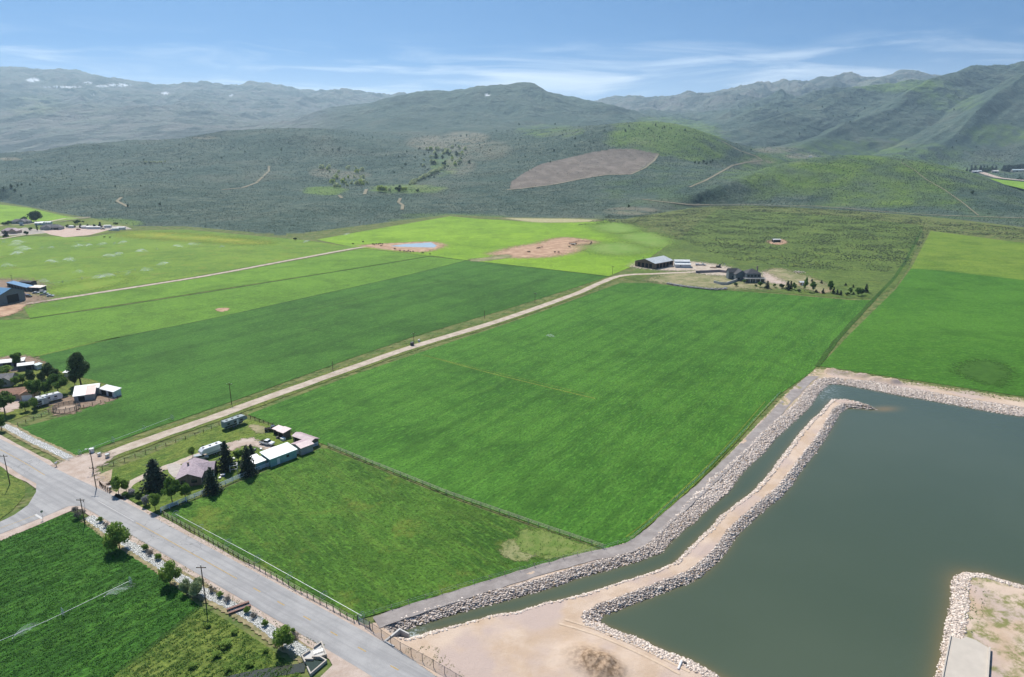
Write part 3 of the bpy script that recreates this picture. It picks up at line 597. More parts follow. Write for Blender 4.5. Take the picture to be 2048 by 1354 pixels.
# low spoil heaps and the dug mound on the pad
def bump_at(x, y, rx, ry, h, rot=0):
    c = G(x, y); a = EX-c.x; b = EY-c.y; cr, sr = math.cos(rot), math.sin(rot); u_ = (a*cr+b*sr)/rx; v_ = (-a*sr+b*cr)/ry
    r2 = u_*u_+v_*v_; return h*np.exp(-r2*1.2)*(1+.45*fbm(EX/3+3, EY/3, 3, .4))
mound = bump_at(1186,1324,5.5,3.6,1.5,-.5)+bump_at(1208,1342,4.5,3.2,1.3,-.5)
EZ += mound
for i in range(13): EZ += bump_at(1655+11.5*i, 742+2.1*i+random.uniform(-1, 1), 2.4, 1.7, 1.3)*sstep(sdist, 3, 8)
inz = inside(EX, EY, zone_w)
ei = np.arange(EX.size).reshape(EX.shape)
EF = np.stack([ei[:-1, :-1], ei[:-1, 1:], ei[1:, 1:], ei[1:, :-1]], -1).reshape(-1, 4)
ok = (inz & (sdist > -5)).ravel()[EF].all(axis=1)
used = np.unique(EF[ok]); remap = -np.ones(EX.size, np.int64); remap[used] = np.arange(len(used))
wetd = sstep(sdist, .9, .1)*sstep(sdist, -3, 0)
pxE, pyE = project(EX, EY, EZ)
pen = ((pxE > 1860) & (pyE > 1100))*1.0
mnd = np.clip(mound/1.1-.15, 0, 1)
weed = np.clip(pen*1.0*sstep(fbm(EX/5, EY/5, 5, .6), -.3, .3), 0, 1)
edge_green = sstep(8-dist_line(EX, EY, zone_w[:9], False), 0, 6)*(pyE < 840)
sel = used
me = np_mesh('reservoir_embankment', np.stack([EX, EY, EZ], -1).reshape(-1, 3)[sel], remap[EF[ok]],
    {'rock': rock.ravel()[sel], 'weed': np.maximum(weed, edge_green*.9).ravel()[sel], 'mound': mnd.ravel()[sel], 'wet': wetd.ravel()[sel]}, smooth=True)
m = M('embankment_soil', .95, .1)
base = m.mix(m.ramp(m.noise(.10, 6, .6), .36, .64), (.47, .345, .245, 1), (.56, .44, .345, 1))
base = m.mix(m.ramp(m.noise(.06, 3, .5), .48, .62), base, (.46, .36, .31, 1))
base = m.mix(m.math('MULTIPLY', m.ramp(m.noise(2.5, 5, .75), .56, .72), .45), base, (.33, .24, .17, 1))
c = m.mix(m.math('MULTIPLY', m.attr('weed'), m.ramp(m.noise(.45, 6, .72), .40, .58)), base, (.20, .20, .075, 1))
c = m.mix(m.attr('mound'), c, m.mix(m.ramp(m.noise(1.1, 6, .7), .42, .58), (.22, .15, .095, 1), (.42, .30, .205, 1)))
rk = m.mix(m.voro(1.9, 'Color'), (.36, .30, .26, 1), (.74, .63, .55, 1))
vd = m.voro(1.9); rk = m.mix(m.ramp(vd, .28, .5, 0, .6), rk, (.16, .14, .125, 1))
c = m.mix(m.attr('rock'), c, rk)
c = m.mix(m.math('MULTIPLY', m.attr('wet'), .75), c, (.11, .08, .045, 1))
m.color(c); m.bump(m.math('ADD', m.math('MULTIPLY', m.math('MULTIPLY', vd, m.attr('rock')), -1.3), m.math('MULTIPLY', m.noise(3.5, 4, .7), .25)), .9, .6)
tag(link('reservoir_embankment', me, m.m), kind='structure')
def ez(X, Y):
    i = int(np.clip(round((X/Y-tE[0])/.00135), 0, len(tE)-1)); j = int(np.clip(np.searchsorted(yE, Y), 0, len(yE)-1)); return float(EZ[j, i]), float(sdist[j, i])
# water: colour of the silty shallows follows the depth
tw = np.arange(-.30, 1.5, .006); yw = np.geomspace(55, 330, 260)
WX = tw[None]*yw[:, None]; WY = np.repeat(yw[:, None], len(tw), 1)
wi = inside(WX, WY, SH); wd = dist_line(WX, WY, SH, True); wsd = np.where(wi, wd, -wd)
wx_i = np.arange(WX.size).reshape(WX.shape)
WF = np.stack([wx_i[:-1, :-1], wx_i[:-1, 1:], wx_i[1:, 1:], wx_i[1:, :-1]], -1).reshape(-1, 4)
okw = (wsd > -3).ravel()[WF].all(axis=1)
pw, pyw = project(WX, WY, np.full_like(WX, WZ))
shal = np.exp(-np.clip(wsd, 0, 50)/.9)*.5
shal = np.maximum(shal, np.exp(-np.clip(wsd, 0, 50)/1.9)*.55*sstep(pw, 1780, 1880)*sstep(pyw, 1090, 1130))
shal = np.maximum(shal, np.exp(-(((pw-1768)/26)**2+((pyw-818)/5)**2))*.9)
foam = np.exp(-(((pw-815)/34)**2+((pyw-1268)/14)**2))*1.1
foam = np.maximum(foam, np.exp(-(((pw-1652)/24)**2+((pyw-783)/17)**2))*.5)
me = np_mesh('reservoir_water', np.stack([WX, WY, np.full_like(WX, WZ)], -1).reshape(-1, 3), WF[okw], {'shallow': shal.ravel(), 'foam': foam.ravel()})
m = M('reservoir_water', .08, .5); m.b.inputs['IOR'].default_value = 1.33
c = m.mix(m.ramp(m.noise(.010, 3), .35, .65), (.056, .078, .048, 1), (.068, .090, .057, 1))
c = m.mix(m.attr('shallow'), c, (.19, .135, .055, 1))
c = m.mix(m.math('MULTIPLY', m.attr('foam'), m.ramp(m.noise(1.3, 5, .75), .45, .68)), c, (.5, .55, .55, 1))
m.color(c); m.bump(m.math('ADD', m.noise(1.6, 4, .6), m.math('MULTIPLY', m.noise(.25, 3), 2.0)), .10, .3)
tag(link('reservoir_water', me, m.m), kind='structure')
# riprap: real stones on the banks (far too many to count)
def stone_mesh(n_base=6):
    out = []
    for k in range(n_base):
        bm = bmesh.new(); bmesh.ops.create_icosphere(bm, subdivisions=1, radius=1)
        for v in bm.verts: v.co *= random.uniform(.7, 1.15); v.co.z *= .75
        bm.verts.ensure_lookup_table()
        out.append((np.array([v.co[:] for v in bm.verts]), np.array([[w.index for w in f.verts] for f in bm.faces]))); bm.free()
    return out
STB = stone_mesh()
def stones(name, pts, sizes, mat, kind='stuff', label=None):
    Vs, Fs, T_, off_ = [], [], [], 0
    for (x, y, z), s in zip(pts, sizes):
        v, f = STB[random.randrange(len(STB))]; a = random.uniform(0, 6.28); ca, sa = math.cos(a), math.sin(a)
        w_ = v*np.array([s*random.uniform(.8, 1.3), s, s*random.uniform(.7, 1)])
        w_ = np.stack([w_[:, 0]*ca-w_[:, 1]*sa+x, w_[:, 0]*sa+w_[:, 1]*ca+y, w_[:, 2]+z], 1)
        Vs.append(w_); Fs.append(f+off_); T_.append(np.full(len(v), random.random())); off_ += len(v)
    me = np_mesh(name, np.concatenate(Vs), np.concatenate(Fs), {'tone': np.concatenate(T_)})
    return tag(link(name, me, mat), kind=kind, label=label)
m = M('riprap_stone', .9, .2); t_ = m.attr('tone')
c = m.mix(m.ramp(t_, 0, .5), (.38, .315, .27, 1), (.66, .55, .465, 1)); c = m.mix(m.ramp(t_, .5, 1), c, (.78, .69, .60, 1))
c = m.mix(m.ramp(t_, .93, .96), c, (.46, .33, .22, 1)); m.color(c); MROCK = m.m
cand_t = rng.uniform(-.2, .95, 1500000); cand_y = 300*np.sqrt(rng.uniform(.02, 1, 1500000))
ci = np.clip(((cand_t-tE[0])/.00135).astype(int), 0, len(tE)-1); cj = np.clip(np.searchsorted(yE, cand_y), 0, len(yE)-1)
s_ = sdist[cj, ci]; w_ = ww[cj, ci]; zz_ = EZ[cj, ci]; inq = inz[cj, ci]
far_ = cand_y/300
okr = (s_ > -.7) & (s_ < w_*1.06) & inq & (rng.uniform(size=len(s_)) < np.where(cand_y > 190, .75, 1.0))
ids = np.nonzero(okr)[0]
ids = ids[:170000]
stones('riprap', [(cand_t[i]*cand_y[i], cand_y[i], zz_[i]+.02) for i in ids], [random.choice([.08,.10,.12,.15,.20,.30])*random.uniform(.8,1.2)*(1+.35*(cand_y[i] > 180)) for i in ids], MROCK)
# service road on the west bank
BR = [(752,1246),(790,1232),(880,1203),(960,1178),(1060,1147),(1160,1119),(1215,1106),(1262,1094),(1300,1068),(1345,1028),(1395,984),(1440,941),(1490,893),(1540,840),(1585,792),(1612,764),(1632,750)]
ribbon('service_road', smooth_line([G(*p) for p in BR], 6), 4.0, .16, MD_GREY, jag=.2)

for cx_, cy_, rx, ry, w_ in ():
    Q = [G(cx_+rx*math.cos(t/24*6.283), cy_+ry*math.sin(t/24*6.283)) for t in range(4, 22)]
    ribbon('tyre_track', smooth_line(Q, 5), w_, .07, dirt_mat('tyre_track', g(.47,.355,.26), g(.56,.44,.335), .4), zf=lambda X, Y: ez(X, Y)[0], cols=2)
for P_ in ([(1130,1240),(1200,1262),(1290,1300),(1380,1345)], [(1118,1248),(1190,1270),(1280,1308),(1360,1350)]): ribbon('tyre_track', smooth_line([G(*q) for q in P_], 8), .6, .06, dirt_mat('tyre_track', g(.53,.40,.29), g(.60,.47,.35), .4), zf=lambda X, Y: ez(X, Y)[0], cols=2)

# ================================================================== plants
def leaf_mat(name, dark, light, trans=.35):
    m = M(name, .75, .15); t = m.attr('tone')
    c = m.mix(m.ramp(t, 0, 1), dark, light); m.color(c)
    tr = m.n.new('ShaderNodeBsdfTranslucent'); m.l.new(c, tr.inputs[0]); ms = m.n.new('ShaderNodeMixShader'); ms.inputs[0].default_value = trans
    out = [n for n in m.n if n.type == 'OUTPUT_MATERIAL'][0]
    m.l.new(m.b.outputs[0], ms.inputs[1]); m.l.new(tr.outputs[0], ms.inputs[2]); m.l.new(ms.outputs[0], out.inputs[0]); return m.m
ML_GREEN = leaf_mat('leaves_green', g(.055,.12,.022), g(.17,.29,.055))
ML_LIGHT = leaf_mat('leaves_light', g(.11,.20,.035), g(.30,.43,.085))
ML_PALE = leaf_mat('leaves_pale', g(.17,.23,.10), g(.45,.52,.28))
ML_DARK = leaf_mat('leaves_dark', g(.030,.065,.022), g(.095,.155,.05), .25)
ML_SPRUCE = leaf_mat('needles_dark', g(.018,.034,.022), g(.070,.095,.058), .1)
ML_FPALE = leaf_mat('leaves_far_pale', g(.34,.40,.22), g(.62,.66,.38), .5); ML_FLIGHT = leaf_mat('leaves_far_light', g(.28,.36,.08), g(.50,.58,.15), .5)
ML_GREY = leaf_mat('twigs_grey', g(.10,.09,.075), g(.26,.24,.20), .1)
ML_SAGE = leaf_mat('leaves_sage', g(.06,.085,.055), g(.17,.20,.13), .2)
ML_LILAC = leaf_mat('blossom_pale', g(.10,.14,.08), g(.42,.38,.42), .2)
MT_BARK = simple('bark', g(.13,.095,.065), .9, .1, var=.3)
def leaves(P, size, name, mat, outward=None, flat=.0, tone=None):
    n = len(P); a = rng.normal(size=(n, 3)); 
    if outward is not None: a = a*.75+outward
    a /= np.linalg.norm(a, axis=1)[:, None]+1e-9
    b = np.cross(a, rng.normal(size=(n, 3))); b /= np.linalg.norm(b, axis=1)[:, None]+1e-9; c = np.cross(a, b)
    s = (size*rng.uniform(.6, 1.25, n))[:, None]
    V = np.stack([P+b*s, P+c*s*.7, P-b*s, P-c*s*.7], 1).reshape(-1, 3)
    F = np.arange(4*n).reshape(-1, 4)
    t = rng.uniform(0, 1, n) if tone is None else np.clip(tone+rng.normal(0, .2, n), 0, 1)
    return np_mesh(name, V, F, {'tone': np.repeat(t, 4)})
def crown_mesh(name, mat, H, Rx, base, nlobe, nleaf, lsize, top=1.0, lob=.42, shape='round'):
    P, O, T_ = [], [], []
    for k in range(nlobe):
        for _ in range(40):
            q = rng.uniform(-1, 1, 3)
            if np.linalg.norm(q) < 1: break
        hh = (q[2]+1)/2
        prof_ = {'round': 1.0, 'tall': 1.0-.45*hh, 'cone': 1.0-.85*hh, 'wide': 1.0}[shape]
        c = np.array([q[0]*Rx*(1-lob*.75)*prof_, q[1]*Rx*(1-lob*.75)*prof_, base+(H-base)*(.14+.74*hh)])
        r = Rx*lob*rng.uniform(.7, 1.15)*(.75+.25*prof_)
        m_ = nleaf//nlobe; d = rng.normal(size=(m_, 3)); d /= np.linalg.norm(d, axis=1)[:, None]
        rad = r*rng.uniform(.55, 1.08, m_)[:, None]
        d2 = d*np.array([1, 1, .85]); P.append(c+d2*rad); O.append(d); T_.append(np.full(m_, rng.uniform(.15, .85)))
    P = np.concatenate(P); P[:, 2] = np.maximum(P[:, 2], .08)
    return leaves(P, lsize, name, mat, np.concatenate(O), tone=np.concatenate(T_))
def spruce_mesh(name, H, R_, whorls, per, lsize):
    P, O, T_ = [], [], []
    for k in range(whorls):
        t = (k+.5)/whorls; z = H*(.06+.93*t); r = R_*(1-t)**.85*rng.uniform(.82, 1.1)+.05
        nb = max(5, int(per*(1-.6*t)))
        for j in range(nb):
            a = rng.uniform(0, 6.283); rr_ = r*rng.uniform(.75, 1.15); nq = max(3, int(7*rr_/R_)+2); s = np.linspace(.15, 1, nq)
            w_ = rng.normal(0, .05*R_, (nq, 3))
            P.append(np.stack([np.cos(a)*rr_*s, np.sin(a)*rr_*s, z-.22*rr_*s*s+.02*H], 1)+w_); O.append(np.tile([np.cos(a)*.4, np.sin(a)*.4, 1.0], (nq, 1))); T_.append(np.full(nq, rng.uniform(.1, .8)))
    return leaves(np.concatenate(P), lsize, name, None, np.concatenate(O), tone=np.concatenate(T_))
def tube(bm, pts, radii, seg=7):
    rings = []
    for i, p in enumerate(pts):
        p = Vector(p); a = Vector(pts[max(i-1, 0)]); b = Vector(pts[min(i+1, len(pts)-1)]); d = (b-a).normalized()
        u = d.cross(Vector((0, 0, 1)) if abs(d.z) < .95 else Vector((1, 0, 0))).normalized(); v = d.cross(u)
        rings.append([bm.verts.new(p+(u*math.cos(6.2832*k/seg)+v*math.sin(6.2832*k/seg))*radii[i]) for k in range(seg)])
    for i in range(len(rings)-1):
        for k in range(seg): bm.faces.new((rings[i][k], rings[i][(k+1) % seg], rings[i+1][(k+1) % seg], rings[i+1][k]))
    bm.faces.new(rings[0][::-1]); bm.faces.new(rings[-1])
def bm_obj(name, bm, mat, parent=None, smooth=False):
    bmesh.ops.recalc_face_normals(bm, faces=bm.faces)
    me = bpy.data.meshes.new(name); bm.to_mesh(me); bm.free()
    if smooth:
        for p_ in me.polygons: p_.use_smooth = True
    return link(name, me, mat, parent)
def trunk_mesh(H, top, r, limbs=4, spread=.3):
    bm = bmesh.new(); tube(bm, [(0, 0, -.1), (.02*H, 0, top*.4), (0, .01*H, top)], [r, r*.75, r*.35])
    for k in range(limbs):
        a = k*6.283/limbs+.4; tube(bm, [(0, 0, top*.45), (math.cos(a)*spread*H*.5, math.sin(a)*spread*H*.5, top*.75), (math.cos(a)*spread*H, math.sin(a)*spread*H, top*1.02)], [r*.5, r*.32, r*.12], 5)
    bmesh.ops.recalc_face_normals(bm, faces=bm.faces); me = bpy.data.meshes.new('trunk'); bm.to_mesh(me); bm.free(); me.materials.append(MT_BARK); return me
# prototypes: meshes one unit high, built at two densities (near and far)
PROTO = {}
def proto(key, name, mat, dens, **k):
    me = crown_mesh('crown', mat, 1, **k) if k.get('Rx') else spruce_mesh('crown', 1, k['R_'], k['whorls'], k['per'], k['lsize'])
    me.materials.append(mat); PROTO[key] = (name, me, trunk_mesh(1, k.get('tt', .6), k.get('tr', .028), k.get('limbs', 4)) if True else None)
def cm(key, name, mat, Rx, base, nlobe, nleaf, ls, shape='round', lob=.42, tt=.62, tr=.026, limbs=4):
    me = crown_mesh('crown', mat, 1, Rx, base, nlobe, nleaf, ls, lob=lob, shape=shape); me.materials.append(mat); PROTO[key] = (name, me, trunk_mesh(1, tt, tr, limbs, Rx*.45), Rx)
def sm(key, mat, R_, whorls, per, ls):
    me = spruce_mesh('crown', 1, R_, whorls, per, ls); me.materials.append(mat); PROTO[key] = ('spruce_tree', me, trunk_mesh(1, .9, .022, 0), R_)
cm('broad', 'broadleaf_tree', ML_GREEN, .42, .22, 20, 5200, .030)
cm('broad2', 'broadleaf_tree', ML_GREEN, .40, .20, 16, 4200, .033)
cm('light', 'broadleaf_tree', ML_LIGHT, .42, .24, 14, 3600, .034)
cm('bush', 'roadside_bush', ML_LIGHT, .62, .02, 22, 5200, .040, tt=.5, lob=.36)
cm('palebush', 'roadside_bush', ML_PALE, .66, .02, 18, 3800, .042, tt=.5, lob=.38)
cm('darkbroad', 'broadleaf_tree', ML_DARK, .45, .10, 18, 3600, .036)
cm('poplar', 'cottonwood_tree', ML_DARK, .26, .10, 30, 7000, .020, lob=.46, shape='tall', tt=.8, tr=.02)
cm('greybush', 'bare_bush', ML_GREY, .62, .02, 12, 1500, .035, tt=.5)
cm('lilac', 'flowering_bush', ML_LILAC, .62, .02, 12, 1800, .05, tt=.5)
sm('spruce', ML_SPRUCE, .34, 26, 18, .042); sm('spruce2', ML_SPRUCE, .38, 22, 17, .045)
cm('fbroad', 'broadleaf_tree', ML_GREEN, .42, .15, 10, 700, .07); cm('fdark', 'broadleaf_tree', ML_DARK, .42, .08, 10, 700, .07)
cm('fbig', 'cottonwood_tree', ML_DARK, .44, .06, 26, 3000, .04); cm('fjun', 'juniper_shrub', ML_DARK, .52, .0, 7, 260, .13, tt=.4)
cm('fcol', 'columnar_tree', ML_DARK, .16, .02, 10, 500, .05, shape='tall')
cm('faspen', 'aspen_clump', ML_FPALE, .6, .0, 9, 320, .12, tt=.4); cm('faspen2', 'aspen_clump', ML_FLIGHT, .6, .0, 9, 320, .12, tt=.4)
sm('fspruce', ML_SPRUCE, .30, 12, 9, .07)
def plant(key, x, yb, yt, wpx, label, group=None, ground=None):
    """a plant whose foot is seen at photograph pixel (x, yb), whose top is at row yt and whose crown is wpx wide"""
    name, crown, trunk, R_ = PROTO[key]
    b = ground if ground is not None else G(x, yb, 0)
    H = CAMH+b.y*float(tan_el(yt))-b.z if ground is None else ground_h(b, yb, yt)
    dep = b.y*cp+(CAMH-b.z)*sp; w = wpx*dep/FOC/2/R_
    e = bpy.data.objects.new(name, None); C.objects.link(e); e.location = b; e.rotation_euler = (0, 0, random.uniform(0, 6.28)); e.scale = (w, w, H)
    for nm, me in (('crown', crown), ('trunk', trunk)):
        o = bpy.data.objects.new(nm, me); C.objects.link(o); o.parent = e
    return tag(e, label, 'bush' if 'bush' in name or 'shrub' in name or 'clump' in name else 'tree', group)
def ground_h(b, yb, yt): return (yb-yt)*(b.y*cp+(CAMH-b.z)*sp)/FOC*1.03

GA = 'trees around the ranch house'
plant('spruce', 312, 975, 919, 50, 'big dark spruce on the lawn west of the lilac-roofed house', GA)
plant('spruce2', 454, 938, 884, 38, 'tall dark spruce behind the white trailer beside the drive', GA)
plant('spruce', 497, 948, 893, 34, 'dark spruce at the near end of the pale shed row', GA)
plant('spruce2', 425, 984, 936, 36, 'dark spruce at the right-hand corner of the ranch house by the rail fence', GA)
plant('spruce', 503, 912, 889, 17, 'small dark spruce standing behind the shed row spruce', GA)
plant('broad', 345, 1004, 958, 38, 'full green tree in front of the ranch house gable', GA)
plant('broad2', 371, 1000, 966, 26, 'smaller green tree touching the full tree at the house gable', GA)
plant('light', 237, 987, 953, 26, 'light green tree by the drive entrance from the road', GA)
plant('light', 253, 985, 959, 20, 'smaller light green tree right of the one at the drive entrance', GA)
plant('light', 311, 1019, 985, 27, 'round yellow-green tree at the corner of the yard by the road', GA)
plant('light', 385, 915, 893, 15, 'young tree on the lawn left of the white trailer', GA)
plant('darkbroad', 407, 902, 890, 9, 'very small dark tree behind the white trailer', GA)
plant('broad2', 477, 922, 899, 22, 'thin green tree between the two tall spruces of the yard', GA)
plant('darkbroad', 278, 1003, 983, 18, 'dark green shrub on the road side of the ranch yard')
plant('lilac', 294, 1010, 991, 24, 'greyish lilac bush beside the round yellow-green tree')
plant('lilac', 262, 990, 979, 22, 'white blossoming bush under the entrance trees')
plant('broad2', 250, 995, 984, 16, 'low green shrub in front of the entrance trees')
GD = 'bushes along the roadside ditch'
plant('bush', 240, 1100, 1049, 62, 'largest round green bush on the roadside ditch below the junction', GD)
plant('bush', 342, 1172, 1126, 50, 'green bush on the ditch next to the two pale bushes', GD)
plant('palebush', 373, 1186, 1158, 26, 'small pale bush between the green bush and the silvery one', GD)
plant('palebush', 394, 1192, 1157, 40, 'silvery pale bush at the foot of the ditch utility pole', GD)
plant('bush', 566, 1300, 1256, 54, 'green bush hanging over the ditch before the concrete gate structure', GD)
plant('greybush', 158, 1036, 1012, 30, 'grey leafless bush by the culvert at the junction corner', GD)
for i, (x, y, w) in enumerate([(200,1040,12),(212,1050,10),(290,1096,14),(300,1104,16),(316,1114,14),(425,1180,16),(440,1190,14),(455,1198,16),(495,1222,14),(508,1230,16),(530,1246,14),(590,1272,16),(585,1262,12)]):
    plant('greybush' if i % 2 else 'bush', x, y+4, y-6-i % 3, w*1.2, 'low dry weedy shrub on the bank between the ditch and the road', 'weedy shrubs on the ditch bank')
for x, y, w in [(448,1288,34),(432,1310,26),(470,1262,20),(415,1250,16),(500,1325,26),(385,1330,22),(530,1300,18),(455,1338,22)]:
    plant('bush', x, y+4, y-w*.16, w, 'low spreading green clump in the rough grass corner below the ditch', 'low clumps in the rough grass corner')
GB = 'trees around the left-hand farmyard'
plant('poplar', 163, 772, 694, 46, 'very tall dark cottonwood behind the red and white barn', GB)
plant('poplar', 150, 772, 738, 22, 'slim green tree growing against the tall cottonwood', GB)
for key, x, yb, yt, w, lab in [('darkbroad',96,757,724,30,'dark cedar tree left of the tall cottonwood'),('darkbroad',112,760,734,28,'reddish dark tree between the cedar and the cottonwood'),
    ('broad2',70,798,757,33,'dark green tree in front of the brown-roofed house'),('broad',118,788,748,40,'broad green tree between the brown house and the barn'),
    ('broad2',96,792,762,20,'narrow green tree beside the brown roof ridge'),('darkbroad',64,766,737,24,'dark tree behind the brown-roofed house'),('darkbroad',84,766,742,18,'small dark tree behind the narrow one'),
    ('broad2',46,768,748,20,'small green tree behind the house drive'),('light',32,772,752,20,'light green tree right of the grey-roofed house'),('light',14,750,731,32,'wide light green tree in front of the long white shed'),
    ('broad2',34,734,704,24,'thin tall tree at the back corner of the farmyard'),('broad',10,828,784,46,'big round tree by the left-hand gravel drive'),('darkbroad',-2,782,756,26,'dark tree cut by the left picture edge'),
    ('light',70,820,794,18,'yellow-green sapling beside the parked trailer'),('broad2',51,822,801,20,'small round tree on the lawn edge by the drive'),('broad2',4,860,828,26,'green tree beside the ditch at the left edge'),('light',90,790,768,16,'light sapling near the barn corner'),('greybush',130,765,748,20,'bare twiggy tree before the tall cottonwood')]:
    plant(key, x, yb, yt, w, lab, GB)
GV = 'trees around the distant village houses'
plant('fbig', 72, 444, 418, 27, 'large dark cottonwood at the distant left-hand houses')
VL = [('fdark',50,443,429,13,'dark pointed tree left of the large distant cottonwood'),('fdark',17,450,438,14,'round dark tree at the end of the long grey house'),('fdark',8,451,442,10,'smallest dark tree left of the long grey house'),
 ('fdark',155,448,437,15,'round dark tree on the green bank behind the riding arena'),('fcol',75,462,447,5,'slim columnar tree beside the village drive'),('fdark',61,461,452,9,'small tree beside the village lawn'),
 ('fspruce',12,474,461,11,'spruce at the corner of the nearest village house'),('fdark',53,470,459,10,'rounded dark tree right of the nearest village house'),('fdark',109,453,446,9,'round tree behind the second grey village house'),
 ('fdark',122,458,446,8,'leaning dark tree at the right end of the second village house'),('fdark',136,456,446,8,'dark upright tree behind the village yard'),('fdark',150,455,449,8,'low dark tree behind the white trailers'),
 ('fspruce',162,456,447,7,'little spruce left of the white trailers'),('fspruce',176,454,448,7,'little spruce behind the white trailers'),('fspruce',189,454,448,7,'little spruce right of the white trailers'),('fspruce',201,455,444,9,'taller spruce at the end of the village row'),
 ('fdark',232,449,443,11,'round tree on the sage edge beyond the village'),('fdark',166,445,440,6,'small dark tree beside the round tree on the green bank'),('fdark',591,480,473,9,'lone round bush where the irrigated field meets the sage')]
for k, x, yb, yt, w, lab in VL: plant(k, x, yb, yt, w, lab, GV)
GE = 'row of trees below the hill house'
ER = [('fdark',1472,572,563,10),('fbroad',1488,567,559,7),('fdark',1511,573,567,6),('fbroad',1520,574,563,9),('fspruce',1534,577,562,9),('fdark',1563,577,564,10),('fspruce',1575,580,562,10),('fspruce',1581,578,562,7),('fbroad',1589,580,565,11),('fdark',1597,584,576,8),('fbroad',1609,583,554,10),('fbroad',1626,583,563,12),('fspruce',1632,585,579,6),('fspruce',1646,587,577,6),('fbroad',1660,586,561,11),('fspruce',1667,587,574,6),('fspruce',1674,589,579,6),('fspruce',1681,590,581,6),('fdark',1695,591,582,9),('fbroad',1701,588,575,9),('fspruce',1707,588,584,4),('fbroad',1716,592,575,13),('fdark',1724,590,572,10),('fspruce',1732,585,568,8),('fspruce',1643,567,560,5),('fspruce',1624,563,558,5),('fspruce',1691,571,566,5),('fspruce',1706,575,569,4),('fbroad',1548,574,567,7)]
kinds = {'fdark': 'dark bushy tree', 'fbroad': 'light green leafy tree', 'fspruce': 'small pointed conifer'}
for i, (k, x, yb, yt, w) in enumerate(ER):
    if x < 1540: plc = 'on the lawn in front of the hill house'
    elif yb < 576: plc = 'standing alone on the slope above the tree row'
    elif x < 1600: plc = 'at the house end of the tree row'
    elif x < 1680: plc = 'in the middle of the tree row below the hill house'
    else: plc = 'at the far right end of the tree row'
    plant(k, x, yb, yt, w*1.15, f'{kinds[k]} {plc}', GE)
# shrubs on the hills
GJ = 'dark junipers dotted over the sage hills'
JP = [(1257,415,7),(256,414,6),(320,410,6),(22,376,9),(8,378,6),(35,373,6),(43,371,5),(30,383,6),(42,393,5),(60,371,5),(290,329,5),(299,327,5),(288,321,4),(386,319,4),(362,320,4),(281,373,4),(666,301,5),(678,300,6),(797,315,5),(814,305,5),(849,311,5),(900,306,5),(922,320,6),(918,331,5),(939,327,8),(896,334,5),(868,356,5),(835,384,8),(811,331,6),(745,276,4),(885,305,5),(858,302,5),(962,297,4),(980,302,4),(1108,303,6),(1080,308,4),(1050,315,4),(1100,325,4),(1036,326,4),(1150,294,4),(1390,327,6),(1398,328,6),(1406,326,7),(1413,329,6),(1420,326,6),(1424,323,6),(1040,281,4),(1187,287,4),(1125,271,4),(250,306,4),(490,305,4),(578,287,4),(1598,270,6),(1548,292,4),(1700,245,4),(1745,262,4),(1812,300,4),(1640,262,4),(1945,388,8),(2040,362,10),(2036,360,6),(1502,300,4)]
random.seed(11)
for _ in range(110):
    c_ = random.choice([(870,300,60,35),(920,290,70,30),(830,330,60,30),(1300,262,70,12),(1800,230,200,60),(1950,260,100,60),(600,300,350,40),(1650,240,120,30),(150,340,200,30),(1100,260,200,20),(1480,210,120,15)])
    JP.append((c_[0]+random.gauss(0, .5)*c_[2], c_[1]+random.gauss(0, .5)*c_[3], random.uniform(2.5, 5)))
for x, y, w in JP:
    b = hit(x, y)
    if b and b.y < 7500: plant('fjun', x, y, y-w*.85, w, 'lone dark juniper shrub '+('on the left-hand sage bench' if x < 600 else 'around the hillside draw above the bright middle field' if x < 1000 else 'above the tilled brown patch' if x < 1370 and y < 340 else 'in the small cluster right of the tilled brown patch' if x < 1430 and y > 310 else 'standing by itself below the tilled patch' if x < 1430 else 'on the slopes of the right-hand range' if y < 330 else 'on the flank of the front right hill'), GJ, ground=b)
DW = [(760,384,17,1),(770,384,14,1),(778,383,10,0),(797,383,15,2),(805,383,12,1),(812,382,10,1),(820,371,8,0),(828,369,8,0)]
for i in range(26): DW.append((822+i*2.6+random.uniform(-2, 2), 370-i*1.25+random.uniform(-2, 1), random.uniform(8, 13), 0))
for i in range(34): DW.append((random.uniform(625, 735), random.choice([338, 347, 358, 368, 374])+random.uniform(-3, 3), random.uniform(7, 15), random.choice([0, 0, 1])))
for i in range(46): DW.append((random.uniform(850, 930)+random.uniform(-12, 12), random.uniform(296, 334), random.uniform(6, 12), random.choice([0, 1, 0, 0, 0, 2])))
for i in range(12): DW.append((random.uniform(288, 335), 327-random.uniform(0, 2), 5, 0))
for x, y, w, k in DW:
    b = hit(x, y)
    if b: plant(['faspen', 'faspen2', 'fjun'][k], x, y, y-w*.8, w, ['pale aspen and willow clump in the hillside draw', 'yellow-green willow clump in the hillside draw', 'dark shrub among the pale clumps of the draw'][k]+(' left of the draw' if x < 740 and x > 400 else ' on the left sage bench' if x < 400 else ' at the foot of the draw' if y > 365 else ' in the line up the draw' if y > 336 else ' at the head of the draw'), 'thickets in the hillside draw', ground=b)
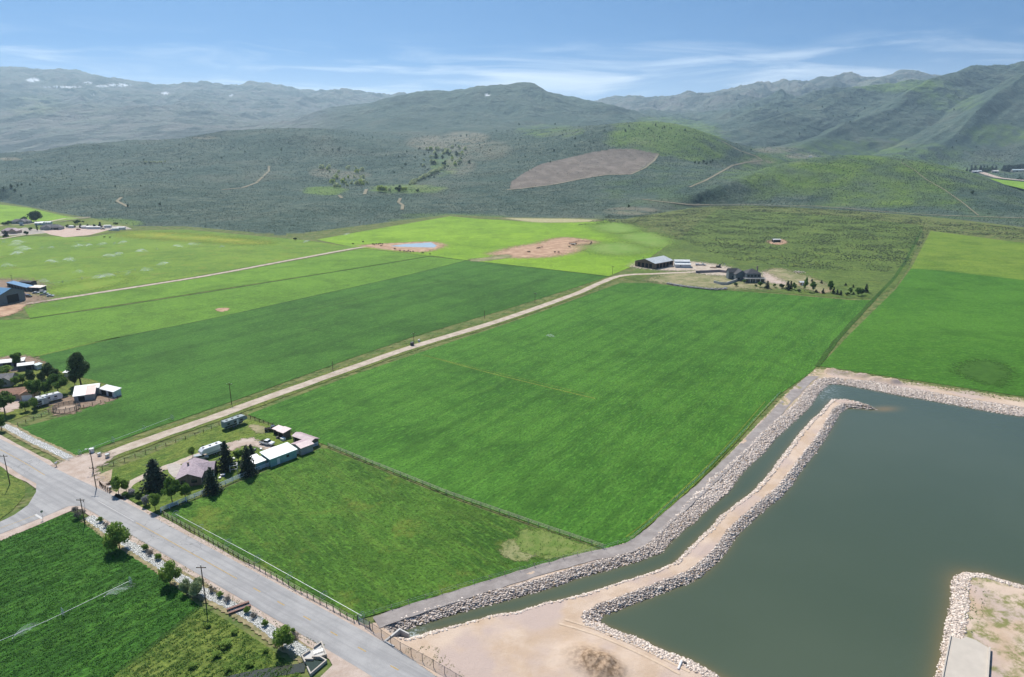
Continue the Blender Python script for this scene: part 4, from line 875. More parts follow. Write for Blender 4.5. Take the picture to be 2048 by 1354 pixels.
for i, (x, y, w, k) in enumerate([(1942,342,5,0),(1933,343,4,0),(1950,342,7,0),(1960,342,7,0),(1967,342,5,0),(1973,343,5,0),(1983,344,5,0),(1990,344,6,0),(1972,351,12,1),(1978,351,10,1)]+[(2004+3.4*j, 352+random.uniform(-1, 1), 6, 0) for j in range(13)]):
    b = at(x, y, 2380+random.uniform(-20, 20)); b.z = tz(b.x, b.y)
    pxx, pyy = project(b.x, b.y, b.z); plant('fspruce' if k == 0 else 'fdark', x, pyy, pyy-10-random.uniform(0, 4), w*1.4, 'dark tree in the windbreak of the far right valley' if k == 0 else 'wide grey-green tree in front of the far valley house', 'windbreak trees in the far right valley', ground=b)
# sage brush clumps on the slope above the house, far too many to count
def scatter_bushes(name, polyx, n, smin, smax, mat, ground=None, dens=None):
    P = []
    xs = [p[0] for p in polyx]; ys = [p[1] for p in polyx]
    W_ = [G(x, y) for x, y in polyx]; x0, x1 = min(p.x for p in W_), max(p.x for p in W_); y0, y1 = min(p.y for p in W_), max(p.y for p in W_)
    q = rng.uniform(size=(n*4, 2))*[x1-x0, y1-y0]+[x0, y0]; ins = inside(q[:, 0], q[:, 1], W_)
    d = fbm(q[:, 0]/38+2, q[:, 1]/38, 4); ins &= (d+rng.normal(0, .3, len(q)) > (.02 if dens is None else dens)); q = q[ins][:n]
    V_, T_ = [], []
    for k in range(7):
        V_.append(np.stack([q[:, 0], q[:, 1], np.zeros(len(q))], 1)+rng.normal(0, .28, (len(q), 3))*np.array([1, 1, .3])+[0, 0, .45]); T_.append(rng.uniform(0, 1, len(q)))
    me = leaves(np.concatenate(V_), (smin+smax)/2, name, mat, np.tile([0, 0, 1.3], (len(q)*7, 1)), tone=np.concatenate(T_)*.8)
    tag(link(name, me, mat), kind='stuff')
EST = [(1150,452),(1260,418),(1432,410),(1560,412),(1700,420),(1848,437),(2048,458),(2048,482),(1860,462),(1818,530),(1770,545),(1650,540),(1560,532),(1470,520),(1420,505),(1370,482),(1330,476),(1290,456),(1230,446)]
scatter_bushes('sagebrush', EST, 26000, .26, .46, ML_SAGE, dens=.10)
# brush on the hillsides: drawn denser where the slope faces the camera
dpx = np.zeros_like(TZ); dpx[:-1] = np.clip(PYY[:-1]-PYY[1:], 0, 6); vis = np.minimum.accumulate(PYY, axis=0); dpx *= (PYY <= vis+.5)
wgt = dpx*land*(TY < 3000)*(np.abs(TX/TY) < .95)*(1-.95*till)*(1-.45*green)*np.clip(1.15+1.6*fbm(TX/140, TY/140, 4), .1, 2)
cw = np.cumsum(wgt.ravel()); pick = np.searchsorted(cw, rng.uniform(0, cw[-1], 80000)); pj, pi_ = np.unravel_index(pick, TZ.shape); pj = np.minimum(pj, nr-2); pi_ = np.minimum(pi_, nc-2)
fa, fb = rng.uniform(size=len(pj)), rng.uniform(size=len(pj))
zq = TZ[pj, pi_]*(1-fa)*(1-fb)+TZ[pj, pi_+1]*fa*(1-fb)+TZ[pj+1, pi_]*(1-fa)*fb+TZ[pj+1, pi_+1]*fa*fb
yq = TY[pj, pi_]*(1-fb)+TY[pj+1, pi_]*fb; xq = (T[pi_]*(1-fa)+T[pi_+1]*fa)*yq
sz = .00046*yq*rng.uniform(.7, 1.5, len(yq)); P3, S3, T3 = [], [], []
tn = np.where(rng.uniform(size=len(yq)) < .72, rng.uniform(0, .35, len(yq)), rng.uniform(.6, 1, len(yq)))
for k in range(3):
    P3.append(np.stack([xq, yq, zq+sz*.45], 1)+rng.normal(0, .45, (len(yq), 3))*np.stack([sz, sz, sz*.3], 1)); S3.append(sz); T3.append(tn)
ML_HILL = leaf_mat('leaves_hill_brush', g(.048,.078,.058), g(.15,.19,.14), .3)
SZ_ = np.concatenate(S3); P3 = np.concatenate(P3); n3 = len(P3); a3 = rng.normal(size=(n3, 3))*.8+[0, -.2, 1.2]; a3 /= np.linalg.norm(a3, axis=1)[:, None]; b3 = np.cross(a3, rng.normal(size=(n3, 3))); b3 /= np.linalg.norm(b3, axis=1)[:, None]; c3 = np.cross(a3, b3); s3 = SZ_[:, None]
me = np_mesh('hill_brush', np.stack([P3+b3*s3, P3+c3*s3*.7, P3-b3*s3, P3-c3*s3*.7], 1).reshape(-1, 3), np.arange(4*n3).reshape(-1, 4), {'tone': np.repeat(np.concatenate(T3), 4)})
tag(link('hill_brush', me, ML_HILL), kind='stuff')
# stems standing in the near crop
def tufts(name, px_poly, n, size, mat, thr):
    W_ = [G(x, y) for x, y in px_poly]; x0, x1 = min(p.x for p in W_), max(p.x for p in W_); y0, y1 = min(p.y for p in W_), max(p.y for p in W_)
    q = rng.uniform(size=(n*2, 2))*[x1-x0, y1-y0]+[x0, y0]; q = q[inside(q[:, 0], q[:, 1], W_)]
    ca, sa = math.cos(-LR), math.sin(-LR); u_ = q[:, 0]*ca+q[:, 1]*sa; v_ = -q[:, 0]*sa+q[:, 1]*ca
    d = fbm(u_/3.5, v_/.9, 4); q = q[d > thr][:n]; d = d[d > thr][:n]
    P = np.stack([q[:, 0], q[:, 1], .06+rng.uniform(0, .16, len(q))], 1)
    N_ = np.tile([0, 0, .9], (len(P), 1)); tag(link(name, leaves(P, size, name, mat, np.tile([0, 0, .9], (len(P), 1)), tone=rng.uniform(0, 1, len(P))), mat), kind='stuff')
MCROP = leaf_mat('alfalfa_leaves', g(.028,.100,.016), g(.085,.215,.036), .3)
MGRS = leaf_mat('pasture_tufts', g(.045,.125,.02), g(.15,.24,.05), .3)
MDRY = leaf_mat('dry_tufts', g(.10,.15,.04), g(.28,.29,.12), .3)
tufts('alfalfa', [(-60,1110),(0,1080),(140,1026),(165,1032),(190,1060),(330,1162),(400,1213),(330,1270),(240,1340),(180,1400),(-60,1400)], 60000, .13, MCROP, -.05)
tufts('rough_grass', [(400,1212),(440,1232),(560,1312),(600,1345),(640,1420),(400,1460),(180,1400),(330,1270)], 26000, .13, MGRS, .0)
tufts('pasture_grass', [(655,897),(900,996),(1100,1066),(1206,1099),(960,1166),(706,1242),(520,1138),(325,1027),(500,955),(640,897)], 50000, .11, MGRS, .08)
tufts('roadside_grass', [(325,1030),(300,1026),(240,990),(330,1050),(510,1143),(700,1244),(706,1243),(520,1139)], 9000, .13, MDRY, -.3)
tufts('roadside_grass', [(176,1024),(235,1052),(340,1116),(505,1216),(600,1268),(650,1290),(640,1300),(560,1260),(400,1168),(250,1072)], 12000, .14, MDRY, -.3)
tufts('bank_weeds', [(1640,733),(2048,797),(2048,806),(1780,765),(1650,748)], 4000, .3, MDRY, .05)
tufts('bank_weeds', [(1931,1156),(1980,1170),(1960,1270),(1935,1272),(1925,1240)], 900, .16, MGRS, .12)
tufts('bank_weeds', [(800,1300),(870,1290),(930,1354),(900,1354)], 1500, .12, MDRY, .1)

# ================================================================== buildings
def metal_mat(name, col, rough=.45, seam=1.6, rot=0, spec=.5):
    m = M(name, rough, spec, .0); c = tuple(col[:3])
    cc = m.mix(m.ramp(m.noise(.5, 4, .6), .3, .7), tuple(x*.85 for x in c), tuple(min(1, x*1.12) for x in c))
    m.color(cc); m.bump(m.math('MULTIPLY', m.wave(seam, rot, 0), .5), .35, .06); return m.m
def shingle_mat(name, col):
    m = M(name, .9, .15); c = tuple(col[:3])
    cc = m.mix(m.ramp(m.noise(1.6, 5, .75), .35, .65), tuple(x*.75 for x in c), tuple(min(1, x*1.2) for x in c)); cc = m.mix(m.math('MULTIPLY', m.ramp(m.noise(.4, 4), .4, .7), .35), cc, tuple(x*.8 for x in c)+(1,))
    m.color(cc); m.bump(m.noise(5, 3), .3, .05); return m.m
def brick_mat(name, a, b):
    m = M(name, .9, .15); n = m.n.new('ShaderNodeTexBrick'); n.inputs['Color1'].default_value = a; n.inputs['Color2'].default_value = b; n.inputs['Mortar'].default_value = (.3, .27, .24, 1); n.inputs['Scale'].default_value = 3
    m.l.new(m.pos(), n.inputs['Vector']); m.color(n.outputs[0]); return m.m
def siding(name, col): 
    m = M(name, .7, .25); c = tuple(col[:3]); m.color(m.mix(m.ramp(m.noise(.9, 4, .65), .3, .7), tuple(x*.85 for x in c), tuple(min(1, x*1.1) for x in c)))
    m.bump(m.wave(2.6, math.pi/2, 0), .3, .05); return m.m
MR_LILAC = shingle_mat('shingles_lilac', g(.38,.31,.335)); MR_BROWN = shingle_mat('shingles_brown', g(.34,.20,.14)); MR_GREY = shingle_mat('shingles_grey', g(.20,.19,.19)); MR_DARK = shingle_mat('shingles_charcoal', g(.085,.085,.09))
MR_WHITE = metal_mat('metal_white', g(.62,.63,.62)); MR_TEAL = metal_mat('metal_pale_teal', g(.55,.64,.63)); MR_RED = metal_mat('metal_red', g(.34,.12,.12)); MR_BLUE = metal_mat('metal_blue', g(.03,.17,.33)); MR_PINK = metal_mat('metal_dusty_pink', g(.42,.30,.31)); MR_RUST = metal_mat('metal_rusty', g(.20,.13,.11))
MR_SILVER = metal_mat('metal_silver', g(.52,.54,.56), .35)
MW_BRICK = brick_mat('brick_brown', g(.20,.13,.10), g(.27,.19,.15)); MW_TAN = siding('siding_tan', g(.46,.33,.24)); MW_GREY = siding('siding_grey', g(.34,.34,.32)); MW_WHITE = siding('siding_white', g(.68,.68,.66)); MW_TEAL = siding('siding_sea_green', g(.22,.40,.37)); MW_DARK = siding('siding_dark', g(.10,.11,.12)); MW_SLATE = siding('siding_slate_blue', g(.15,.175,.19)); MW_WOOD = siding('boards_weathered', g(.17,.13,.10)); MW_RED = siding('boards_red', g(.28,.08,.06))
M_GLASS = M('window_glass', .08, .6).color((.025, .035, .045, 1)).m
M_TRIM = simple('trim_white', g(.75,.74,.72), .5, .3); M_CONC = simple('concrete', g(.50,.48,.45), .9, .15, var=.18, vs_=.8); M_CONCW = simple('concrete_pale', g(.47,.42,.36), .9, .15, var=.14, vs_=.5)
M_BLACK = simple('tyre_rubber', g(.02,.02,.022), .8, .2); M_STEEL = simple('galvanised_steel', g(.45,.47,.48), .35, .5, .6); M_WOODP = simple('pole_wood', g(.12,.085,.06), .9, .1, var=.3); M_POSTL = simple('fence_wood', g(.42,.37,.29), .85, .15, var=.2); M_DKMET = simple('dark_steel', g(.05,.05,.055), .5, .4); M_OPEN = simple('dark_interior', g(.03,.027,.025), .95, .05)

def quad(bm, *v): bm.faces.new([bm.verts.new(p) for p in v])
def box(bm, x0, x1, y0, y1, z0, z1, R_=None):
    vs_ = [Vector((x, y, z)) for z in (z0, z1) for y in (y0, y1) for x in (x0, x1)]
    if R_: vs_ = [R_ @ v for v in vs_]
    v = [bm.verts.new(p) for p in vs_]
    for f in ((0,2,3,1), (4,5,7,6), (0,1,5,4), (2,6,7,3), (0,4,6,2), (1,3,7,5)): bm.faces.new([v[i] for i in f])
def prism(bm, prof, y0, y1, axis='y', R_=None):
    """profile in (x, z) swept along y (or (y, z) swept along x)"""
    def P(a, z, s): 
        p = Vector((a, s, z)) if axis == 'y' else Vector((s, a, z)); return R_ @ p if R_ else p
    A_ = [bm.verts.new(P(a, z, y0)) for a, z in prof]; B_ = [bm.verts.new(P(a, z, y1)) for a, z in prof]; n = len(prof)
    bm.faces.new(A_); bm.faces.new(B_[::-1])
    for i in range(n): bm.faces.new((A_[i], B_[i], B_[(i+1) % n], A_[(i+1) % n]))
def place(name, label, cat, p, rot=0, group=None):
    e = bpy.data.objects.new(name, None); C.objects.link(e); e.location = p; e.rotation_euler = (0, 0, rot); return tag(e, label, cat, group)
def building(name, label, p, rot, blocks, wall, roof, openings=(), group=None, cat='building', chimney=None, posts=()):
    """blocks: (cx, cy, length along local x, width, eave height, rise, kind) kind: gable (ridge along x), gabley, mono, hip, flat
       openings: (part name, block, side 'F' -y 'B' +y 'L' -x 'R' +x, offset, z0, width, height)"""
    e = place(name, label, cat, p, rot, group)
    bw, br = bmesh.new(), bmesh.new(); ov = .35; th = .14
    for i, (cx, cy, L, W_, h, rise, kind) in enumerate(blocks):
        Rb = Matrix.Translation((cx, cy, 0)) @ (Matrix.Rotation(math.pi/2, 4, 'Z') if kind == 'gabley' else Matrix.Identity(4))
        l, w = L/2-.002*i, W_/2-.002*i
        if kind == 'gabley': l, w = w, l
        if kind in ('gable', 'gabley'):
            prism(bw, [(-w, -.2), (w, -.2), (w, h), (0, h+rise), (-w, h)], -l, l, 'x', Rb)
            s = rise/w; zo = h-ov*s
            prism(br, [(-w-ov, zo+.02), (0, h+rise+.02), (w+ov, zo+.02), (w+ov, zo+th+.02), (0, h+rise+th+.04), (-w-ov, zo+th+.02)], -l-ov, l+ov, 'x', Rb)
        elif kind == 'mono':
            prism(bw, [(-w, -.2), (w, -.2), (w, h+rise), (-w, h)], -l, l, 'x', Rb)
            s = rise/(2*w); prism(br, [(-w-ov, h-ov*s+.02), (w+ov, h+rise+ov*s+.02), (w+ov, h+rise+ov*s+.02+th), (-w-ov, h-ov*s+.02+th)], -l-ov, l+ov, 'x', Rb)
        elif kind == 'flat':
            box(bw, -l, l, -w, w, -.2, h, Rb); box(br, -l-.1, l+.1, -w-.1, w+.1, h+.005, h+.15, Rb)
        elif kind == 'hip':
            box(bw, -l, l, -w, w, -.2, h, Rb); r_ = max(l-w, .1)
            A_ = [Rb @ Vector(q) for q in ((-l-ov, -w-ov, h+.02), (l+ov, -w-ov, h+.02), (l+ov, w+ov, h+.02), (-l-ov, w+ov, h+.02))]; T1, T2 = Rb @ Vector((-r_, 0, h+rise)), Rb @ Vector((r_, 0, h+rise))
            a, b, c, d = [br.verts.new(q) for q in A_]; t1, t2 = br.verts.new(T1), br.verts.new(T2)
            for f in ((a, b, t2, t1), (b, c, t2), (c, d, t1, t2), (d, a, t1), (d, c, b, a)): br.faces.new(f)
    wo_ = bm_obj('wall', bw, wall, e); bm_obj('roof', br, roof, e)
    for (nm, bi, side, off_, z0, ww_, hh) in openings:
        cx, cy, L, W_ = blocks[bi][:4]; bo = bmesh.new(); d = .06
        if side in 'FB':
            y = cy+(-1 if side == 'F' else 1)*W_/2; box(bo, cx+off_-ww_/2, cx+off_+ww_/2, y-d, y+d, z0, z0+hh)
        else:
            x = cx+(-1 if side == 'L' else 1)*L/2; box(bo, x-d, x+d, cy+off_-ww_/2, cy+off_+ww_/2, z0, z0+hh)
        o = bm_obj(nm, bo, {'window': M_GLASS, 'garage_door': M_TRIM, 'door': M_TRIM, 'opening': M_OPEN, 'doorway': M_OPEN}[nm], e)
    if chimney:
        bc = bmesh.new(); x, y, s, z0, z1 = chimney; box(bc, x-s/2, x+s/2, y-s/2, y+s/2, z0, z1); box(bc, x-s/2-.08, x+s/2+.08, y-s/2-.08, y+s/2+.08, z1+.002, z1+.15); bm_obj('chimney', bc, MW_BRICK, e)
    for (x, y, z) in posts:
        bp = bmesh.new(); box(bp, x-.1, x+.1, y-.1, y+.1, 0, z); bm_obj('post', bp, M_TRIM, e)
    return e
AL, AB = R(52), R(-34)         # the farm grid: along the lane, along the main road
building('ranch_house', 'brick ranch house under an L-shaped lilac-grey shingle roof', Vector((-99.7, 193.4, 0)), R(14),
    [(0,0,7.0,11.2,2.6,1.5,'gabley'),(3.6,2.0,5.4,6.0,2.6,1.2,'gable')], MW_BRICK, MR_LILAC,
    [('window',0,'F',-1.6,1.0,1.3,1.1),('window',0,'F',1.5,1.0,1.6,1.1),('window',0,'R',-3.9,1.0,1.4,1.1),('window',1,'F',1.2,1.0,1.2,1.1),('door',1,'F',2.4,0,.95,2.05),('garage_door',0,'L',-2.0,0,3.6,2.2),('window',0,'L',2.6,1.0,1.4,1.1)], chimney=(-1.2,1.5,.5,3.0,4.6))
building('storage_shed', 'long sea-green shed with a pale metal roof beside the rail fence', Vector((-76.9, 206.4, 0)), R(50), [(0,0,9.6,5.4,2.7,.7,'mono')], MW_TEAL, MR_TEAL, [('door',0,'F',-2,0,1,2),('window',0,'F',1.5,1.2,1,.8),('door',0,'L',.5,0,1.6,2.1)])
building('storage_shed', 'low shed with a split white roof at the near end of the sea-green shed', Vector((-82.9, 201.8, 0)), R(50), [(0,-1.4,3.4,2.7,2.2,.3,'mono'),(.3,1.4,2.8,2.7,2.1,.35,'mono')], MW_TEAL, MR_WHITE, [('door',0,'L',0,0,.9,1.9)])
building('storage_shed', 'grey shed with a dusty pink metal roof joined to the sea-green shed', Vector((-71.2, 213.2, 0)), R(50), [(0,0,4.6,5.4,2.5,.6,'gable')], MW_GREY, MR_PINK, [('doorway',0,'R',0,0,1.8,2)])
building('animal_shed', 'dark open-fronted shed with a brown-grey roof in the far corner of the yard', G(612, 886), R(-34), [(0,0,9.2,3.4,2.2,.6,'gable')], MW_WOOD, MR_PINK, [('doorway',0,'F',-2.6,0,2.2,1.8),('doorway',0,'F',2.4,0,2.6,1.8)])
building('lean_to', 'small leaning shelter with a grey roof by the back fence', G(569, 873), R(-34), [(0,0,3.2,3,2.3,.4,'mono'),(-3.6,.6,3.6,2.4,1.9,.3,'mono')], MW_WOOD, MR_PINK, [('doorway',0,'F',0,0,2.2,1.8),('doorway',1,'F',0,0,2.4,1.5)])
# left-hand neighbours
building('barn', 'barn with a half red, half white metal roof in the dirt yard', G(172, 796), R(24), [(0,0,7.2,6.4,2.4,1.5,'mono'),(.4,5.4,8.4,5.0,3.0,.9,'gable')], MW_GREY, MR_WHITE, [('doorway',0,'F',-1,0,2.2,1.9),('doorway',0,'L',0,0,2,2),('window',1,'L',0,1.2,1,.9)])
bm = bmesh.new(); Rr = Matrix.Translation(G(172, 796)) @ Matrix.Rotation(R(24), 4, 'Z'); prism(bm, [(-3.5, 2.497), (3.5, 4.135), (3.5, 4.165), (-3.5, 2.527)], .5, 3.9, 'x', None)
rp = bm_obj('red_roof_panel', bm, MR_RED, [o for o in C.objects if o.get('label', '').startswith('barn with a half red')][0])
building('open_shed', 'white-roofed open shed at the end of the dirt yard', G(222, 789), R(-26), [(0,0,9,3.2,2.4,.5,'mono')], MW_WHITE, MR_WHITE, [('doorway',0,'F',-2,0,3,2),('doorway',0,'F',2.2,0,2.4,2)])
building('brown_roofed_house', 'tan house with a long brown roof and white garage door', G(38, 794), R(20), [(0,0,14,7,2.5,1.5,'gable'),(4.4,-3.0,5.2,5.0,2.5,1.3,'gabley')], MW_TAN, MR_BROWN, [('garage_door',1,'F',0,0,3.6,2.2),('window',0,'F',-3.5,1,1.6,1.1),('window',0,'F',-.6,1,1.2,1.1),('window',0,'L',0,1,1.4,1.1)])
building('grey_roofed_house', 'grey house with a gabled roof cut by the left picture edge', G(8, 767), R(14), [(0,0,9,7.5,2.6,1.8,'gable'),(2.5,-2.5,4.4,5,2.6,1.5,'gabley')], MW_GREY, MR_GREY, [('window',1,'F',0,1,1.4,1.1),('window',0,'F',-2.5,1,1.6,1.1)])
building('long_shed', 'long narrow shed with a white-blue roof behind the grey-roofed house', G(12, 733), R(24), [(0,0,15,3.6,2.3,.5,'mono')], MW_SLATE, MR_WHITE, [('doorway',0,'F',1,0,3,1.9),('doorway',0,'F',5,0,3,1.9)])
building('open_shed', 'small white-roofed shed on the bare ground by the field corner', G(54, 738), R(28), [(0,0,6.0,3.6,2.4,.7,'gable')], MW_DARK, MR_WHITE, [('doorway',0,'L',0,0,1.8,2),('doorway',0,'F',1,0,2,1.8)])
building('garden_shed', 'flat-roofed little shed beside the small white-roofed shed', G(77, 737), R(-30), [(0,0,2.8,2.2,2.0,.2,'mono')], MW_WHITE, MR_TEAL, [('door',0,'F',0,0,.9,1.8)])
building('garden_shed', 'small pale roof between the cedars and the cottonwood', G(138, 752), R(0), [(0,0,3.2,2,1.9,.2,'mono')], MW_WHITE, MR_WHITE, [('door',0,'F',0,0,.9,1.7)])
# cattle yard at the left edge
building('cattle_barn', 'large blue-roofed barn with a dark open end at the left edge', G(2, 606)+Vector((-2, 4, 0)), R(-16), [(0,0,20,17,6.6,3.0,'gable')], MW_SLATE, MR_BLUE, [('doorway',0,'R',0,0,8,5.4),('doorway',0,'F',4,0,9,5.2),('doorway',0,'F',-5,0,7,5.2)])
building('cattle_shelter', 'long narrow blue-roofed feeding shelter behind the big blue barn', G(41, 577), R(-34), [(0,0,33,4.2,2.9,.5,'mono')], MW_DARK, MR_BLUE, [('doorway',0,'F',k*5-12.5,0,3.8,2.2) for k in range(6)])
building('cattle_shelter', 'short dark shelter with a pale roof at the end of the cattle yard', G(77, 582), R(-10), [(0,0,9,5,3,.5,'mono')], MW_DARK, metal_mat('metal_cream', g(.7,.6,.5)), [('doorway',0,'F',0,0,5,2.3)])
building('cattle_shelter', 'small dark shelter behind the long blue-roofed shelter', G(57, 571), R(-10), [(0,0,10,5,3,.6,'gable')], MW_DARK, MR_DARK, [('doorway',0,'F',0,0,6,2.3)])
# distant village
def vh(lab, x, y, rot, blocks, wall, roof, op=()): building('village_house', lab, G(x, y), rot, blocks, wall, roof, [('window',0,'F',-3,1,2,1.2),('window',0,'F',2,1,2,1.2)]+list(op), 'distant village houses')
vh('long grey-roofed house with a white garage door left of the big distant cottonwood', 43, 447, R(6), [(0,0,22,9,3.2,3,'hip'),(4,-3.5,9,8,3.2,3,'gabley')], MW_GREY, MR_GREY, [('garage_door',1,'F',0,0,5,2.6)])
vh('brown-grey house with a front gable in the lower left corner of the village', 24, 466, R(4), [(0,0,18,9,3.2,3,'hip'),(5,-3,8,7,3.2,2.6,'gabley')], MW_TAN, MR_PINK)
vh('wide house with a pale grey roof and a dark porch behind the riding arena', 105, 459, R(2), [(0,0,24,9,3.2,3.2,'hip'),(-2,-3,7,7,3.2,2.6,'gabley')], MW_GREY, MR_GREY, [('doorway',0,'F',7,0,6,2.4)])
vh('small white-roofed outbuilding right of the big distant cottonwood', 80, 450, R(8), [(0,0,10,6,2.8,1.2,'gable')], MW_WHITE, MR_WHITE)
vh('low white shed beyond the village drive', 92, 448, R(5), [(0,0,14,5,2.4,.8,'gable')], MW_WHITE, MR_TEAL)
for x, y, L, lab in [(172,457,10,'white box trailer at the near end of the village yard'),(188,458,16,'long white box trailer in the village yard'),(143,456,6,'small white cabin behind the village yard'),(232,461,8,'white-roofed shed among the equipment at the village edge'),(243,459,9,'bluish shed at the right end of the village yard'),(216,455,8,'grey low shed behind the village equipment')]:
    building('box_trailer', lab, G(x, y), R(3), [(0,0,L,3,2.8,.3,'gable')], MW_WHITE, MR_WHITE, [('door',0,'R',0,.4,1.6,1.9)], 'trailers and sheds of the village yard', 'shed')
# hill estate
building('riding_hall', 'big open-sided riding hall with a curved pale metal roof', at(1317, 535, 575)*Vector((1,1,0)) if False else Vector((122.5, 583.5, 0)), R(42), [(0,0,26,21,4.6,2.8,'gable')], siding('boards_brown', g(.20,.13,.09)), metal_mat('metal_pale_grey', g(.47,.49,.49)),
    [('opening',0,'F',k*4.6-9.2,.4,3.2,3.5) for k in range(5)]+[('opening',0,'L',k*4-6,.3,2.9,3.6) for k in range(4)])
building('white_barn', 'white metal barn with a low front bay beside the riding hall', Vector((145.5, 579, 0)), R(-4), [(0,2.5,12.5,6,4.6,1.1,'gable'),(0,-2.6,13,4.6,2.7,.9,'mono')], MR_SILVER, MR_WHITE, [('doorway',0,'R',0,0,3,3.2),('window',1,'F',-2,1.2,1,.8),('doorway',1,'R',0,0,2.4,2.3)])
M_WRAIL = M_TRIM
h = building('hill_house', 'large two-storey hill house with dark hipped roofs and a wraparound deck', Vector((180.5, 516.5, 0)), R(0), [(3,0,11,10,6.4,3.0,'hip'),(-4.5,4.5,9,9,4.8,3.0,'gabley'),(-9.0,9.0,7,6,5.6,2.4,'gable'),(3,-6.4,15,3.4,2.9,.5,'mono')], MW_SLATE, MR_DARK,
    [('window',0,'F',k*2.6-3.9,3.9,1.7,1.6) for k in range(4)]+[('window',3,'F',k*2.9-5.8,.5,2.1,2.0) for k in range(5)]+[('window',1,'F',-2,1,1.6,1.4),('window',2,'F',0,1.2,1.6,1.4),('window',0,'R',0,1,1.6,1.4)], chimney=(7.4,1.2,.9,6,11), posts=[(-4.6+k*3.8,-9.4,3.1) for k in range(5)])
bm = bmesh.new(); box(bm, -5, 11, -9.6, -8.0, 3.12, 3.30); bm_obj('deck', bm, MW_GREY, h)
bm = bmesh.new(); box(bm, -5, 11, -9.6, -9.5, 3.32, 3.36); box(bm, -5, 11, -9.6, -9.5, 4.1, 4.18)
for k in range(17): box(bm, -5+k, -4.94+k, -9.59, -9.51, 3.37, 4.1)
bm_obj('railing', bm, M_TRIM, h)
building('gazebo', 'white-roofed open shelter alone on the slope above the hill house', G(1552, 484), R(3), [(0,0,8,4,2.7,.6,'gable')], M_OPEN, MR_WHITE, [('opening',0,'F',0,0,6,2.2)], posts=[(-4.3,-2.3,2.7),(4.3,-2.3,2.7)])
building('garden_shed', 'tiny pale-roofed cabin among the trees of the row', G(1603, 570), R(0), [(0,0,3.4,3,2.2,.6,'gable')], MW_TAN, MR_WHITE, [('door',0,'F',0,0,.9,1.8)])
# far right valley
for x, y, L, lab, rf in [(1910,341,30,'turquoise-roofed building at the left end of the far valley', metal_mat('metal_turquoise', g(.2,.6,.65))),(1920,342,16,'reddish shed beside the turquoise roof in the far valley', MR_RUST),(1949,346,18,'white-roofed house behind the valley conifers', MR_WHITE),(1989,348,20,'cream-roofed house left of the valley windbreak', metal_mat('metal_cream_light', g(.75,.68,.6))),(1957,352,12,'small white building at the head of the far valley road', MR_WHITE),(2045,357,20,'pale house at the right picture edge in the far valley', MR_WHITE),(2030,354,28,'long teal shed right of the windbreak in the far valley', MR_TEAL)]:
    b = at(x, y, 2360); b.z = tz(b.x, b.y); building('valley_building', lab, b, R(-6), [(0,0,L,11,4.5,3,'gable')], MW_GREY, rf, [('doorway',0,'F',0,0,6,3)], 'buildings of the far right valley')
b0, b1 = hit(1956, 353, 1900), None
def valley_pt(x, y):
    t = (x-1024)/FOC/(cp+(677-y)/FOC*sp); te = float(tan_el(y)); Y = -CAMH/te; return Vector((t*Y, Y, 0))
VR = smooth_line([valley_pt(x, y) for x, y in [(1950,351.5),(1985,355),(2020,359),(2048,361.5),(2200,376)]], 3)
ribbon('valley_road', VR, 22, 1.4, MD_PINK, zf=lambda X, Y: max(tz(X, Y), 0))
FV = [valley_pt(x, y) for x, y in [(1972,357),(2048,364.5),(2300,386),(2300,420),(2048,379),(2010,370)]]
bm = bmesh.new(); bm.faces.new([bm.verts.new(Vector((p_.x, p_.y, 1.0))) for p_ in FV]); o = bm_obj('valley_field', bm, MF4); o['kind'] = 'structure'
b = hit(1620, 314); 
if b: building('valley_building', 'small white building peeping over the saddle behind the front hill', b, 0, [(0,0,14,7,3.6,1,'gable')], MW_WHITE, MR_WHITE, [('door',0,'F',0,0,3,2.4)], 'buildings of the far right valley')

